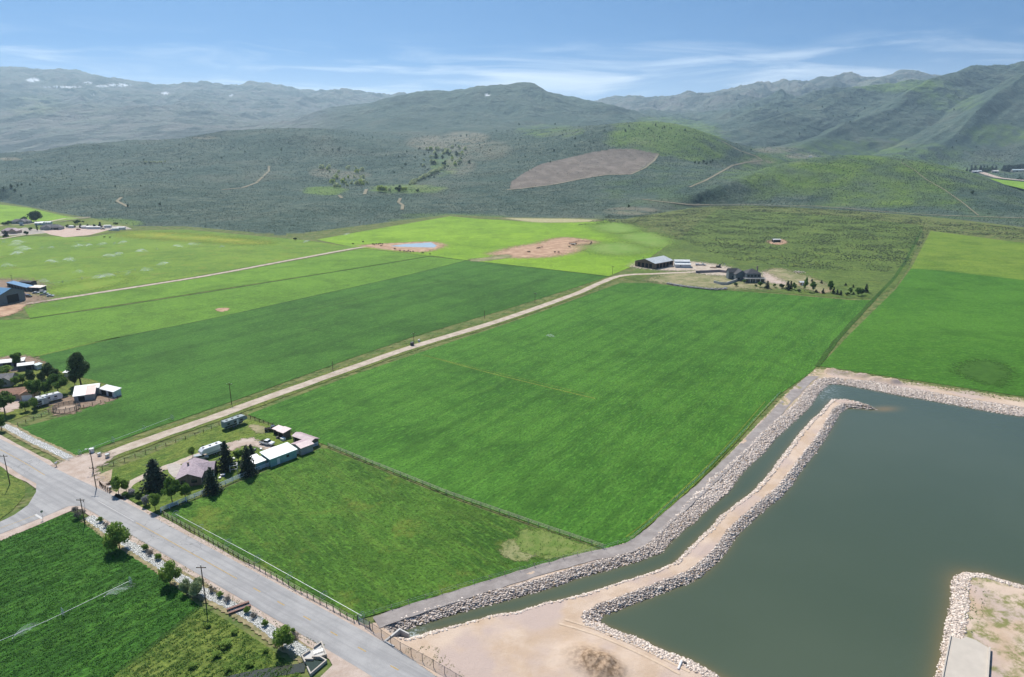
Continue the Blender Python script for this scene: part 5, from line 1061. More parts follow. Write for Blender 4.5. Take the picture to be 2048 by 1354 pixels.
# ================================================================== vehicles
def wheel_into(parent, x, y, r=.36, w=.24, n=14):
    bm = bmesh.new(); bmesh.ops.create_cone(bm, cap_ends=True, segments=n, radius1=r, radius2=r, depth=w, matrix=Matrix.Translation((x, y, r)) @ Matrix.Rotation(math.pi/2, 4, 'X')); o = bm_obj('wheel', bm, M_BLACK, parent)
    bm = bmesh.new(); bmesh.ops.create_cone(bm, cap_ends=True, segments=n, radius1=r*.55, radius2=r*.55, depth=w+.03, matrix=Matrix.Translation((x, y, r)) @ Matrix.Rotation(math.pi/2, 4, 'X')); bm_obj('rim', bm, M_STEEL, o)
def paint(name, c): 
    m = M(name, .25, .5); m.color(c); m.b.inputs['Coat Weight'].default_value = .5; return m.m
def car(name, label, p, rot, col, kind='suv', group=None, cat='car'):
    e = place(name, label, cat, p, rot, group); bm = bmesh.new()
    if kind == 'pickup':
        prism(bm, [(-2.7,.45),(2.7,.45),(2.75,.95),(2.6,1.1),(1.35,1.18),(-2.7,1.1)], -.95, .95); cab = [(-.55,1.1),(1.4,1.15),(.85,1.82),(-.4,1.84)]
    elif kind == 'suv': prism(bm, [(-2.3,.42),(2.3,.42),(2.35,.85),(2.15,1.02),(1.1,1.12),(-2.3,1.12)], -.9, .9); cab = [(-2.2,1.12),(1.15,1.12),(.45,1.72),(-2.0,1.74)]
    else: prism(bm, [(-2.2,.38),(2.2,.38),(2.25,.72),(2.0,.88),(1.0,.95),(-2.1,.98)], -.86, .86); cab = [(-1.6,.97),(1.0,.95),(.35,1.42),(-1.0,1.44)]
    bmesh.ops.bevel(bm, geom=bm.edges[:], offset=.06, segments=2, affect='EDGES'); bm_obj('body', bm, col, e)
    bm = bmesh.new(); prism(bm, cab, -.80, .80); bm_obj('window_band', bm, M_GLASS, e)
    bm = bmesh.new(); z = cab[2][1]; box(bm, cab[3][0]-.03, cab[2][0]+.03, -.82, .82, z-.03, z+.05); bm_obj('roof', bm, col, e)
    if kind == 'pickup': bm = bmesh.new(); box(bm, -2.55, -.68, -.78, .78, 1.13, 1.16); bm_obj('cargo_bed', bm, M_OPEN, e)
    for x in (-1.45, 1.45):
        for y in (-.88, .88): wheel_into(e, x, y)
    bm = bmesh.new(); box(bm, 2.3, 2.38, -.8, -.5, .72, .88); bm_obj('headlight', bm, M_TRIM, e); bm = bmesh.new(); box(bm, 2.3, 2.38, .5, .8, .72, .88); bm_obj('headlight', bm, M_TRIM, e)
    return e
P_WHITE, P_SILVER, P_BLACK, P_RED, P_BLUE = paint('paint_white', g(.8,.8,.8)), paint('paint_silver', g(.42,.45,.46)), paint('paint_black', g(.03,.03,.035)), paint('paint_red', g(.35,.03,.02)), paint('paint_blue', g(.05,.12,.3))
car('pickup_truck', 'white pickup truck parked on the grass by the sheds', G(534, 889), R(-20), P_WHITE, 'pickup', cat='pickup')
car('parked_car', 'silver-grey car parked behind the ranch house', G(402, 919), R(28), P_SILVER, 'suv')
def travel_trailer(label, p, rot, L, col, band, fifth=True, group=None):
    e = place('travel_trailer', label, 'trailer', p, rot, group); bm = bmesh.new(); a = L/2
    prof_ = [(-a,.7),(a-2.2 if fifth else a-.3,.7),(a-1.9 if fifth else a,1.6),(a,1.7 if fifth else 1.8),(a,2.5),(a-.9,3.3),(-a,3.3)]
    prism(bm, prof_, -1.25, 1.25); bmesh.ops.bevel(bm, geom=bm.edges[:], offset=.08, segments=2, affect='EDGES'); bm_obj('body', bm, col, e)
    bm = bmesh.new(); prism(bm, [(-a+.1,1.0),(a-2.2,1.0),(a-1.8,1.5),(-a+.1,1.5)], -1.28, 1.28); bm_obj('side_stripe', bm, band, e)
    for k in range(3):
        bm = bmesh.new(); x = -a+1.5+k*(L-4)/2; box(bm, x-.5, x+.5, -1.285, -1.24, 1.85, 2.5); bm_obj('window', bm, M_GLASS, e)
    bm = bmesh.new(); box(bm, .2, .9, -1.29, -1.24, .85, 2.75); bm_obj('door', bm, M_TRIM, e)
    for k in range(3):
        bm = bmesh.new(); x = -a+1.6+k*2.3; box(bm, x-.3, x+.3, -.3, .3, 3.31, 3.5); bm_obj('roof_vent', bm, M_DKMET, e)
    for x in (-1.2, -.3):
        for y in (-1.1, 1.1): wheel_into(e, x, y, .36)
    return e
travel_trailer('white fifth-wheel travel trailer parked behind the ranch house', G(423, 909), R(52+180), 7.5, P_WHITE, P_SILVER)
travel_trailer('dark grey travel trailer with a white roof parked near the dirt lane', G(470, 852), R(54), 9.2, simple('trailer_grey', g(.22,.27,.28)), P_BLACK)
travel_trailer('long white trailer parked between the brown house and the barn', G(100, 804), R(50), 9.0, P_WHITE, P_SILVER, False)
travel_trailer('shorter grey trailer behind the long white one by the brown house', G(82, 812), R(50), 5.5, P_SILVER, P_BLACK, False)
car('utility_trailer', 'black utility trailer parked near the back fence', G(545, 861), R(20), P_BLACK, 'pickup', cat='trailer')
for x, y, r_, c_, k, lab in [(47,592,20,P_RED,'pickup','red farm truck in the cattle yard'),(58,594,-20,P_BLACK,'suv','black truck beside the red farm truck'),(72,587,10,P_WHITE,'car','white car in the middle of the cattle yard'),(89,590,30,P_SILVER,'pickup','silver truck near the fence of the cattle yard'),(101,593,15,P_WHITE,'car','white car closest to the gravel road at the cattle yard'),(86,585,0,P_WHITE,'suv','white van by the cream-roofed shelter'),(44,451.5,10,P_BLUE,'suv','dark car on the village drive'),(84,448,5,P_BLACK,'suv','dark car by the white village outbuilding'),(157,460,5,P_RED,'suv','red car at the edge of the riding arena'),(206,459,5,P_BLACK,'pickup','black truck in the village yard'),(222,462,5,P_WHITE,'pickup','white truck in the village yard'),(1342,534,5,P_SILVER,'suv','grey van parked between the riding hall and white barn'),(1396,531,3,P_WHITE,'suv','white van right of the white barn'),(1405,531,3,P_WHITE,'pickup','white truck at the end of the barn yard')]:
    car('parked_car' if k != 'pickup' else 'pickup_truck', lab, G(x, y), R(r_), c_, k, cat='car' if k != 'pickup' else 'pickup')
# excavator on the estate drive
e = place('excavator', 'dark excavator with a raised arm on the estate drive', 'excavator', G(1437, 535), R(10))
bm = bmesh.new(); box(bm, -2, 2, -1.4, -.8, 0, .8); box(bm, -2, 2, .8, 1.4, 0, .8); bm_obj('track', bm, M_BLACK, e)
bm = bmesh.new(); box(bm, -1.8, 1.2, -1.2, 1.2, .85, 1.7); bm_obj('body', bm, M_DKMET, e); bm = bmesh.new(); box(bm, .1, 1.2, -1.1, -.1, 1.71, 2.8); bm_obj('cab', bm, M_GLASS, e)
bm = bmesh.new(); tube(bm, [(1.1, .2, 1.5), (3.2, .2, 4.2), (5.4, .2, 3.2)], [.25, .2, .15], 6); bm_obj('arm', bm, M_DKMET, e); bm = bmesh.new(); prism(bm, [(5.1, 2.3), (5.9, 2.4), (5.7, 3.2), (5.2, 3.2)], -.2, .6); bm_obj('bucket', bm, M_STEEL, e)
e = place('soil_heap', 'low dark soil heap left of the excavator', 'heap', G(1427, 536)); bm = bmesh.new(); bmesh.ops.create_icosphere(bm, subdivisions=3, radius=1)
for v in bm.verts: v.co = Vector((v.co.x*3.2, v.co.y*2, max(v.co.z, -.1)*1.1))*random.uniform(.93, 1.07)
bm_obj('heap', bm, MD_YARD, e)

# ================================================================== poles, fences, irrigation
def pole(p, H, label, arm=True, lamp=False, lean=(0, 0), group='wooden utility poles'):
    e = place('utility_pole', label, 'pole', p, 0, group); bm = bmesh.new(); tube(bm, [(0,0,-.2), (lean[0]*.5, lean[1]*.5, H*.5), (lean[0], lean[1], H)], [.15,.13,.10], 8); bm_obj('pole', bm, M_WOODP, e)
    if arm: bm = bmesh.new(); box(bm, lean[0]-1.1, lean[0]+1.1, lean[1]-.07, lean[1]+.07, H-.55, H-.4, Matrix.Identity(4)); bm_obj('crossarm', bm, M_WOODP, e); 
    if arm:
        for k in (-1, 0, 1): bm = bmesh.new(); box(bm, lean[0]+k*.95-.06, lean[0]+k*.95+.06, lean[1]-.06, lean[1]+.06, H-.39 if k else H+.01, H-.15 if k else H+.25); bm_obj('insulator', bm, M_STEEL, e)
    if lamp: bm = bmesh.new(); tube(bm, [(lean[0], lean[1], H-.3), (lean[0]-.5, lean[1], H+.2), (lean[0]-1.1, lean[1], H+.1)], [.05,.05,.05], 6); box(bm, lean[0]-1.5, lean[0]-.9, lean[1]-.15, lean[1]+.15, H, H+.15); bm_obj('lamp', bm, M_TRIM, e)
    return e
pole(G(412, 1205), 9.6, 'wooden utility pole by the silvery ditch bush'); pole(G(193, 978), 7.4, 'utility pole at the ranch drive entrance'); pole(G(170, 1048), 7.8, 'utility pole by the leafless bush at the junction'); pole(G(20, 968), 9.8, 'utility pole in the grass left of the junction')
pole(G(187, 940), 7.2, 'yard light pole at the start of the dirt lane', arm=False, lamp=True)
for x, yb, h_, lab in [(666,742,4.8,'pole beside the lane level with the middle of the dark field'),(463,806,8.5,'pole beside the near part of the lane'),(828,690,6.5,'pole next to the small pump on the lane'),(969,636,5,'pole beside the lane beyond the pump'),(1070,605,6.5,'tall pole at the far half of the lane'),(1225,549,6.9,'pole at the lane before the riding hall'),(1286,530,7,'pole at the corner of the riding hall'),(26,571,8,'pole behind the blue cattle shelter'),(154,822,4,'pole at the corner of the round pen')]:
    pole(G(x, yb), h_, lab, arm=h_ > 6)
def fence(name, label, pts, H, spacing, rails, post_mat, rail_mat, pw=.09, rw=.05, mesh=None, group=None):
    W_ = [G(*q) for q in pts]; e = place(name, label, 'fence', W_[0], 0, group); o0 = W_[0]
    L = [0]
    for a, b in zip(W_, W_[1:]): L.append(L[-1]+(b-a).length)
    n = min(99, max(2, int(L[-1]/spacing))); bm = bmesh.new(); box(bm, -pw, pw, -pw, pw, -.1, H); bmesh.ops.recalc_face_normals(bm, faces=bm.faces); me = bpy.data.meshes.new('post'); bm.to_mesh(me); bm.free(); me.materials.append(post_mat)
    def atl(s):
        for i in range(len(W_)-1):
            if s <= L[i+1]+1e-6: return W_[i].lerp(W_[i+1], (s-L[i])/(L[i+1]-L[i]))
        return W_[-1]
    for k in range(n+1):
        o = bpy.data.objects.new('post', me); C.objects.link(o); o.parent = e; o.location = atl(L[-1]*k/n)-o0
    for z in rails:
        bm = bmesh.new()
        for a, b in zip(W_, W_[1:]): tube(bm, [a-o0+Vector((0,0,z)), b-o0+Vector((0,0,z))], [rw, rw], 5)
        bm_obj('rail', bm, rail_mat, e)
    if mesh:
        bm = bmesh.new()
        for a, b in zip(W_, W_[1:]): quad(bm, a-o0+Vector((0,0,.05)), b-o0+Vector((0,0,.05)), b-o0+Vector((0,0,H-.05)), a-o0+Vector((0,0,H-.05)))
        bm_obj('wire_mesh', bm, mesh, e)
    return e
fence('rail_fence', 'pale double rail fence dividing the big pasture from the near pasture', [(656,893),(900,991),(1100,1061),(1206,1097)], 1.35, 3.2, (.55, .95, 1.3), M_POSTL, M_POSTL, .07, .06)
fence('vinyl_fence', 'white panel fence along the side of the ranch yard', [(322,1024),(420,983),(500,948),(560,924),(636,891)], 1.4, 2.4, (.35, .7, 1.05, 1.35), simple('vinyl_white', g(.72,.75,.8)), simple('vinyl_rail', g(.68,.72,.78)), .07, .08)
fence('wire_fence', 'wire fence with pale top rail along the main road side of the near pasture', [(328,1031),(430,1089),(520,1140),(620,1195),(708,1243)], 1.3, 2.2, (.5, .9, 1.28), M_WOODP, M_POSTL, .07, .035)
fence('wire_fence', 'dark post fence between the dirt lane and the ranch yard', [(205,938),(300,903),(400,868),(482,831)], 1.2, 3.5, (.6, 1.1), M_WOODP, M_STEEL, .07, .02)
fence('wire_fence', 'dark post fence behind the ranch sheds', [(484,831),(560,857),(600,872),(637,888)], 1.3, 2.5, (.4, .8, 1.2), M_WOODP, M_WOODP, .08, .04)
fence('wire_fence', 'post fence along the left-hand farmyard and the dark field', [(36,852),(110,822),(160,818),(235,797)], 1.3, 3.0, (.6, 1.1), M_WOODP, M_STEEL, .08, .02)
fence('wire_fence', 'post fence between the pasture and the reservoir service road', [(712,1240),(960,1164),(1206,1098),(1262,1081),(1390,966),(1486,866),(1560,788)], 1.2, 4.0, (.6, 1.1), M_POSTL, M_STEEL, .05, .02)
fence('wire_fence', 'rotting posts beside the ranch drive entrance', [(200,970),(206,976),(213,981),(220,985)], 1.4, 1.2, (1.0,), M_WOODP, M_WOODP, .1, .03)
fence('wire_fence', 'boundary fence on the far side of the hill estate', [(1432,417),(1640,429),(1848,451)], 1.3, 5, (1.1,), M_WOODP, M_WOODP, .1, .04)
mm = bpy.data.materials.new('chain_link'); mm.use_nodes = True; nn_ = mm.node_tree; bs = nn_.nodes['Principled BSDF']; bs.inputs['Base Color'].default_value = (.28, .27, .26, 1); bs.inputs['Alpha'].default_value = .28; bs.inputs['Roughness'].default_value = .6
fence('chain_link_fence', 'chain-link fence between the road and the bare reservoir pad', [(728,1250),(745,1262),(775,1283),(800,1300),(860,1332),(900,1356),(960,1392)], 2.0, 2.8, (1.95,), M_DKMET, M_DKMET, .05, .035, mesh=mm)
e = place('field_gate', 'steel gate standing at the start of the reservoir service road', 'gate', G(716, 1243), R(-34)); bm = bmesh.new()
for z in (.3, .6, .9, 1.2): tube(bm, [(0,0,z), (3.6,0,z)], [.035, .035], 5)
bm_obj('gate_rail', bm, M_STEEL, e)
for x in (0, 3.6): bm = bmesh.new(); box(bm, x-.09, x+.09, -.09, .09, -.1, 1.7); bm_obj('post', bm, M_DKMET, e)
# round pen
e = place('round_pen', 'dark round horse pen on the edge of the dirt yard', 'pen', G(134, 817.5)); bm = bmesh.new()
RX = 4.6
for z in (.4, .8, 1.2, 1.55):
    for k in range(32):
        a, b = k*6.2832/32, (k+1)*6.2832/32; tube(bm, [(RX*math.cos(a), RX*math.sin(a), z), (RX*math.cos(b), RX*math.sin(b), z)], [.09, .09], 4)
bm_obj('rail', bm, M_DKMET, e)
bm = bmesh.new(); box(bm, -.06, .06, -.06, .06, 0, 1.65); me = bpy.data.meshes.new('post'); bm.to_mesh(me); bm.free(); me.materials.append(M_DKMET)
for k in range(16): o = bpy.data.objects.new('post', me); C.objects.link(o); o.parent = e; o.location = (RX*math.cos(k*.3927), RX*math.sin(k*.3927), 0)
bm = bmesh.new(); bmesh.ops.create_circle(bm, cap_ends=True, radius=RX-.1, segments=40); bmesh.ops.translate(bm, vec=(0, 0, .09), verts=bm.verts); bm_obj('sand_floor', bm, dirt_mat('pen_sand', g(.36,.27,.2), g(.44,.34,.26)), e)
# wheel-line irrigation
def wheel_line(label, pts, spacing=12, z=.95, pipe_r=.05):
    W_ = [G(*q) for q in pts]; e = place('wheel_line', label, 'sprinkler line', W_[0], 0, 'wheel-line irrigation pipes'); a, b = W_[0], W_[-1]; d = (b-a); L = d.length; d.normalize()
    bm = bmesh.new(); tube(bm, [(0,0,z)]+[(w-a)+Vector((0,0,z)) for w in W_[1:]], [pipe_r]*len(W_), 6); bm_obj('pipe', bm, M_STEEL, e)
    ang = math.atan2(d.y, d.x); bm = bmesh.new(); Rw = Matrix.Rotation(ang, 4, 'Z')
    for k in range(18):
        q, q2 = k*6.2832/18, (k+1)*6.2832/18; P_ = lambda t: Rw @ Vector((0, math.cos(t)*z, z+math.sin(t)*z)); tube(bm, [P_(q), P_(q2)], [.05, .05], 4)
    for k in range(8):
        q = k*6.2832/8; tube(bm, [Vector((0,0,z)), Rw @ Vector((0, math.cos(q)*z, z+math.sin(q)*z))], [.025, .025], 4)
    bmesh.ops.recalc_face_normals(bm, faces=bm.faces); me = bpy.data.meshes.new('wheel'); bm.to_mesh(me); bm.free(); me.materials.append(M_STEEL)
    n = max(1, int(L/spacing))
    for k in range(n+1): o = bpy.data.objects.new('wheel', me); C.objects.link(o); o.parent = e; o.location = d*(L*k/n)
wheel_line('wheel-line sprinkler pipe crossing the near alfalfa field', [(-30,1303),(100,1247),(262,1168)], 10)
wheel_line('wheel-line sprinkler pipe beside the start of the dirt lane', [(160,909),(250,876),(345,839)], 10)
wheel_line('wheel-line sprinkler pipe parked along the road fence of the near pasture', [(352,1034),(520,1124),(724,1239)], 11)
wheel_line('wheel-line sprinkler pipe in the field behind the cattle yard', [(85,572),(180,556),(270,541)], 14)
def spray_mat(al):
    m = bpy.data.materials.new('water_spray'); m.use_nodes = True; n, l = m.node_tree.nodes, m.node_tree.links; n.clear()
    o = n.new('ShaderNodeOutputMaterial'); mx = n.new('ShaderNodeMixShader'); mx2 = n.new('ShaderNodeMixShader'); t = n.new('ShaderNodeBsdfTransparent'); d1 = n.new('ShaderNodeBsdfDiffuse'); d2 = n.new('ShaderNodeBsdfTranslucent')
    d1.inputs[0].default_value = d2.inputs[0].default_value = (.93, .95, .97, 1); mx.inputs[0].default_value = al; l.new(t.outputs[0], mx.inputs[1]); l.new(d1.outputs[0], mx2.inputs[1]); l.new(d2.outputs[0], mx2.inputs[2]); l.new(mx2.outputs[0], mx.inputs[2]); l.new(mx.outputs[0], o.inputs[0]); return m
M_SPRAY = spray_mat(.085); M_SPRAYN = spray_mat(.07)
def sprinkler(x, y, size, label, a0=None):
    p = G(x, y); e = place('sprinkler', label, 'sprinkler', p, 0, 'running field sprinklers'); bm = bmesh.new(); tube(bm, [(0,0,0), (0,0,1.0)], [.05, .04], 5); box(bm, -.12, .12, -.05, .05, .98, 1.1); bm_obj('standpipe', bm, M_STEEL, e)
    bm = bmesh.new(); a0 = random.uniform(0, 6.28) if a0 is None else a0
    for k in range(24):
        a = a0+random.gauss(0, .16 if y < 700 else .03); v_ = size*random.uniform(.35, 1.05); prev = Vector((0, 0, 1.05)); h_ = v_*random.uniform(.12, .26)
        for s in range(1, 7):
            t = s/6; q = Vector((math.cos(a)*v_*t, math.sin(a)*v_*t, 1.05+4*h_*t*(1-t)-t*.9)); w_ = .05+.30*t*size/10
            quad(bm, prev+Vector((0,0,-w_*.5)), q+Vector((0,0,-w_)), q+Vector((0,0,w_)), prev+Vector((0,0,w_*.5))); prev = q
    bm_obj('spray', bm, M_SPRAY if y < 700 else M_SPRAYN, e)
SP = [(4,488,14),(22,487,14),(45,491,13),(58,497,13),(66,500,12),(84,498,13),(25,509,12),(48,508,12),(110,498,11),(150,497,12),(168,494,12),(186,492,11),(232,488,11),(256,486,11),(215,489,10),(90,526,12),(125,523,11),(150,520,11),(32,533,12),(2,536,12),(205,515,12),(230,511,12),(248,509,11),(272,505,11),(290,502,11),(315,499,11),(345,495,11),(375,491,11),(168,547,10),(212,556,10),(232,554,12),(262,547,11),(280,545,11),(100,566,11),(300,540,11),(340,529,11),(440,497,11),(620,484,9),(700,470,9),(400,488,10)]
for i, (x, y, s) in enumerate(SP): sprinkler(x, y, s, 'white sprinkler spray '+('in the row nearest the distant village' if y < 503 and x < 190 else 'in the row running right from the village' if y < 503 and x < 500 else 'over the bright field near the small pond' if x > 500 else 'in the middle row of the far left field' if y < 530 else 'in the front row of the far left field'))
sprinkler(210, 1201, 7, 'thin sprinkler jet rising from the near wheel line', .9); sprinkler(27, 1285, 6, 'thin sprinkler jet at the left end of the near wheel line', 1.3); sprinkler(1092, 675, 5, 'small spray just right of the lane beyond the pump', .2)

# ================================================================== small built things
e = place('culvert_headwall', 'pale concrete culvert headwall where the channel starts', 'culvert', Vector((G(785, 1272).x, G(785, 1272).y, 0)), R(56)); bm = bmesh.new()
box(bm, -2.4, 2.4, -.2, .2, -3.2, .35); box(bm, -2.4, -2.1, -2.6, -.2, -3.2, .3); box(bm, 2.1, 2.4, -2.6, -.2, -3.2, .3); bm_obj('wall', bm, M_CONC, e)
bm = bmesh.new(); bmesh.ops.create_cone(bm, cap_ends=True, segments=20, radius1=.9, radius2=.9, depth=.1, matrix=Matrix.Translation((0, -.24, -1.3)) @ Matrix.Rotation(math.pi/2, 4, 'X')); bm_obj('pipe_mouth', bm, M_OPEN, e)
def wallrun(bm, pts, H, th=.25, z0=-.6):
    for (a, b) in zip(pts, pts[1:]):
        a, b = Vector(a), Vector(b); d = (b-a).normalized()*th/2; n = Vector((-d.y, d.x)); q = [a-d+n, b+d+n, b+d-n, a-d-n]
        lo = [bm.verts.new((v.x, v.y, z0)) for v in q]; hi_ = [bm.verts.new((v.x, v.y, H)) for v in q]
        bm.faces.new(lo[::-1]); bm.faces.new(hi_)
        for i in range(4): bm.faces.new((lo[i], lo[(i+1) % 4], hi_[(i+1) % 4], hi_[i]))
        H += .003
o0 = G(625, 1318); e = place('diversion_structure', 'concrete ditch gate structure with star-shaped walls by the road', 'water gate', o0)
q2 = lambda x, y: ((G(570+x/14.4, 1260+y/14.4)-o0).x, (G(570+x/14.4, 1260+y/14.4)-o0).y)
bm = bmesh.new(); wallrun(bm, [q2(850, 530), q2(1050, 390), q2(1190, 750), q2(1040, 800)], .55); wallrun(bm, [q2(710, 640), q2(490, 785), q2(580, 960)], .56); wallrun(bm, [q2(800, 820), q2(1010, 820), q2(1190, 925), q2(740, 1310), q2(650, 1120)], .57); wallrun(bm, [q2(590, 880), q2(800, 880)], .5); bm_obj('wall', bm, M_CONCW, e)
bm = bmesh.new(); bm.faces.new([bm.verts.new((*q2(*p_), .12)) for p_ in [(590,900),(800,880),(1180,930),(740,1300),(640,1120)]]); bm_obj('basin_water', bm, M('basin_water', .1, .5).color((.03, .045, .03, 1)).m, e)
bm = bmesh.new(); bm.faces.new([bm.verts.new((*q2(*p_), .115)) for p_ in [(720,640),(850,540),(1050,400),(1180,740),(1040,790),(810,815),(590,870),(500,790)]]); bm_obj('channel_floor', bm, M_CONC, e)
for k in (0, 1): bm = bmesh.new(); wallrun(bm, [q2(840, 670+45*k), q2(1100, 580+45*k)], .42, .12, .3); bm_obj('gate_beam', bm, M_STEEL, e)
ribbon('ditch_water', smooth_line([G(*q) for q in [(610,1335),(560,1342),(500,1352),(430,1368),(300,1400)]], 4), 2.6, .057, M('still_ditch_water', .1, .5).color((.045, .05, .035, 1)).m)
poly('gravel_drive', [(652,1292),(700,1300),(760,1354),(660,1375),(640,1354),(665,1330),(655,1312)], .05, MD_PINK)
e = place('plank_bridge', 'rusty brown plank bridge across the ditch', 'bridge', G(478, 1217), R(35)); 
for k in (-1, 1): bm = bmesh.new(); box(bm, -2.4, 2.4, k*.75-.3, k*.75+.3, .28, .45); bm_obj('plank', bm, simple('rusty_steel', g(.16,.07,.05)), e)
# concrete boat ramp on the right peninsula
o0 = G(1928, 1310, .1); e = place('concrete_ramp', 'pale sloping concrete ramp on the reservoir peninsula', 'ramp', o0); bm = bmesh.new()
S = [(1900,1271),(1922,1278),(1932,1273),(1952,1280),(1979,1297),(1975,1354),(1970,1440),(1868,1440),(1884,1354)]
hi_ = [bm.verts.new(G(x, y, .45)-o0) for x, y in S]; lo = [bm.verts.new(G(x, y, .45)-o0-Vector((0, 0, 1.6))) for x, y in S]; bm.faces.new(hi_); bm.faces.new(lo[::-1])
for i in range(len(S)): bm.faces.new((hi_[i], lo[i], lo[(i+1) % len(S)], hi_[(i+1) % len(S)]))
bm_obj('slab', bm, M_CONCW, e)
bm = bmesh.new(); wallrun(bm, [((G(x, y, .45)-o0).x, (G(x, y, .45)-o0).y) for x, y in [(1979,1297),(1975,1354),(1970,1440)]], .75-.1, .3, .34); wallrun(bm, [((G(x, y, .45)-o0).x, (G(x, y, .45)-o0).y) for x, y in [(1901,1272),(1885,1354),(1869,1440)]], .7-.1, .25, .34); bm_obj('kerb', bm, M_CONCW, e)
e = place('inlet_pipe', 'short white pipe lying across the stony reservoir bank', 'pipe', G(1360, 1331), R(62)); bm = bmesh.new(); tube(bm, [(-1.4, 0, .2), (1.2, 0, .25)], [.22, .22], 12); bm_obj('pipe', bm, M_TRIM, e); bm = bmesh.new(); box(bm, 1.0, 1.4, -1.0, -.3, -.6, .2); bm_obj('pipe_support', bm, M_DKMET, e)
# retaining walls and boulders of the estate
e = place('retaining_wall', 'long purple-grey retaining wall below the estate drive', 'wall', G(1420, 546)); o0 = G(1420, 546); q3 = lambda L_: [((G(x, y)-o0).x, (G(x, y)-o0).y) for x, y in L_]
bm = bmesh.new(); wallrun(bm, q3([(1392,546),(1418,545),(1438,544),(1460,547)]), 2.0, .5); bm_obj('wall', bm, simple('stone_purple_grey', g(.24,.21,.22), var=.3, vs_=.6), e)
o0 = G(1446, 568); e = place('retaining_wall', 'curved grey concrete wall in front of the hill house garden', 'wall', o0); bm = bmesh.new(); wallrun(bm, q3([(1428,566),(1440,569),(1453,569.5),(1466,565),(1474,562)]), 1.9, .5); bm_obj('wall', bm, M_CONC, e)
BW = [(1336,568),(1352,571),(1368,573.5),(1390,576),(1412,578.5),(1432,579.5),(1452,578)]; W_ = smooth_line([G(*p_) for p_ in BW], 10)
o0 = W_[0]; e = place('boulder_wall', 'long curved line of grey boulders at the top of the big pasture', 'boulder wall', o0); pts_, sz = [], []
for w in W_:
    for k in range(7): pts_.append((w.x-o0.x+random.gauss(0, .6), w.y-o0.y+random.gauss(0, 1.1), random.uniform(.1, .9))); sz.append(random.uniform(.35, .75))
o = stones('boulders', pts_, sz, simple('boulder_grey', g(.33,.31,.30), var=.35, vs_=.7), kind=None); o.parent = e
bm = bmesh.new(); wx = G(1700, 556.5); e = place('white_rock_pile', 'pale heap of rubble on the slope behind the hill house', 'rock pile', G(1598, 545)); pts_ = [(random.gauss(0, 2.2), random.gauss(0, 2.5), random.uniform(0, .8)) for _ in range(60)]; o = stones('rubble', pts_, [random.uniform(.3, .6) for _ in pts_], MROCK, kind=None); o.parent = e
# yard odds and ends
e = place('play_frame', 'small white wooden play frame on the lawn between the spruces', 'play frame', G(468, 941), R(20))
for x in (-1.1, 1.1):
    for y in (-1, 1): bm = bmesh.new(); box(bm, x-.06, x+.06, y-.06, y+.06, 0, 2.1); bm_obj('post', bm, M_TRIM, e)
bm = bmesh.new(); wallrun(bm, [(-1.1,-1),(1.1,-1),(1.1,1),(-1.1,1),(-1.1,-1)], 2.2, .12, 2.02); wallrun(bm, [(-1.1,-1),(1.1,-1),(1.1,1)], .95, .1, .82); bm_obj('rail', bm, M_TRIM, e)
def sign(name, label, p, H, w, hh, mat, rot=0, round_=0):
    e = place(name, label, 'sign', p, rot); bm = bmesh.new(); tube(bm, [(0,0,-.1), (0,0,H)], [.04,.04], 6); bm_obj('post', bm, M_STEEL, e)
    bm = bmesh.new(); bmesh.ops.create_cone(bm, cap_ends=True, segments=8 if round_ else 4, radius1=w, radius2=w, depth=.03, matrix=Matrix.Translation((0, -.06, H-.05)) @ Matrix.Rotation(math.pi/2, 4, 'X') @ Matrix.Rotation(math.pi/8 if round_ else math.pi/4, 4, 'Z')); bm_obj('sign_plate', bm, mat, e)
sign('stop_sign', 'stop sign seen from behind at the end of the side road', G(86, 1038), 2.4, .38, .7, M_STEEL, R(60), 1); sign('road_sign', 'small road sign on the junction corner by the utility pole', G(170, 1016), 2.2, .34, .6, M_DKMET, R(-30))
for x, y, lab in [(113,933,'grey mailbox left of the lane entrance'),(222,982,'grey mailbox on a post by the ranch entrance')]:
    e = place('mailbox', lab, 'mailbox', G(x, y), R(-34)); bm = bmesh.new(); box(bm, -.07, .07, -.07, .07, 0, 1.0); bm_obj('post', bm, M_WOODP, e); bm = bmesh.new(); prism(bm, [(-.25,1.01),(.25,1.01),(.25,1.35),(.12,1.48),(-.12,1.48),(-.25,1.35)], -.4, .4); bm_obj('box', bm, M_STEEL, e)
for x, y, s, lab in [(184,905,1.5,'white pump box beside the wheel line at the lane start'),(199,912,1.1,'small pale tank left of the lane'),(215,915,1.3,'upright grey tank on the right edge of the lane'),(824,691,1.8,'dark pump unit beside the middle of the lane'),(838,683,1.1,'small white valve box by the lane pump')]:
    e = place('water_tank', lab, 'tank', G(x, y), R(30)); bm = bmesh.new(); bmesh.ops.create_cone(bm, cap_ends=True, segments=20, radius1=s*.5, radius2=s*.5, depth=s, matrix=Matrix.Translation((0, 0, s/2))); bmesh.ops.bevel(bm, geom=[e_ for e_ in bm.edges], offset=.06, segments=2, affect='EDGES'); bm_obj('tank', bm, M_DKMET if 'dark' in lab else M_TRIM if 'white' in lab else M_STEEL, e)
    bm = bmesh.new(); tube(bm, [(0,0,s), (0,0,s+.25), (s*.6,0,s+.25), (s*.6,0,.05)], [.06]*4, 6); bm_obj('valve_pipe', bm, M_STEEL, e)
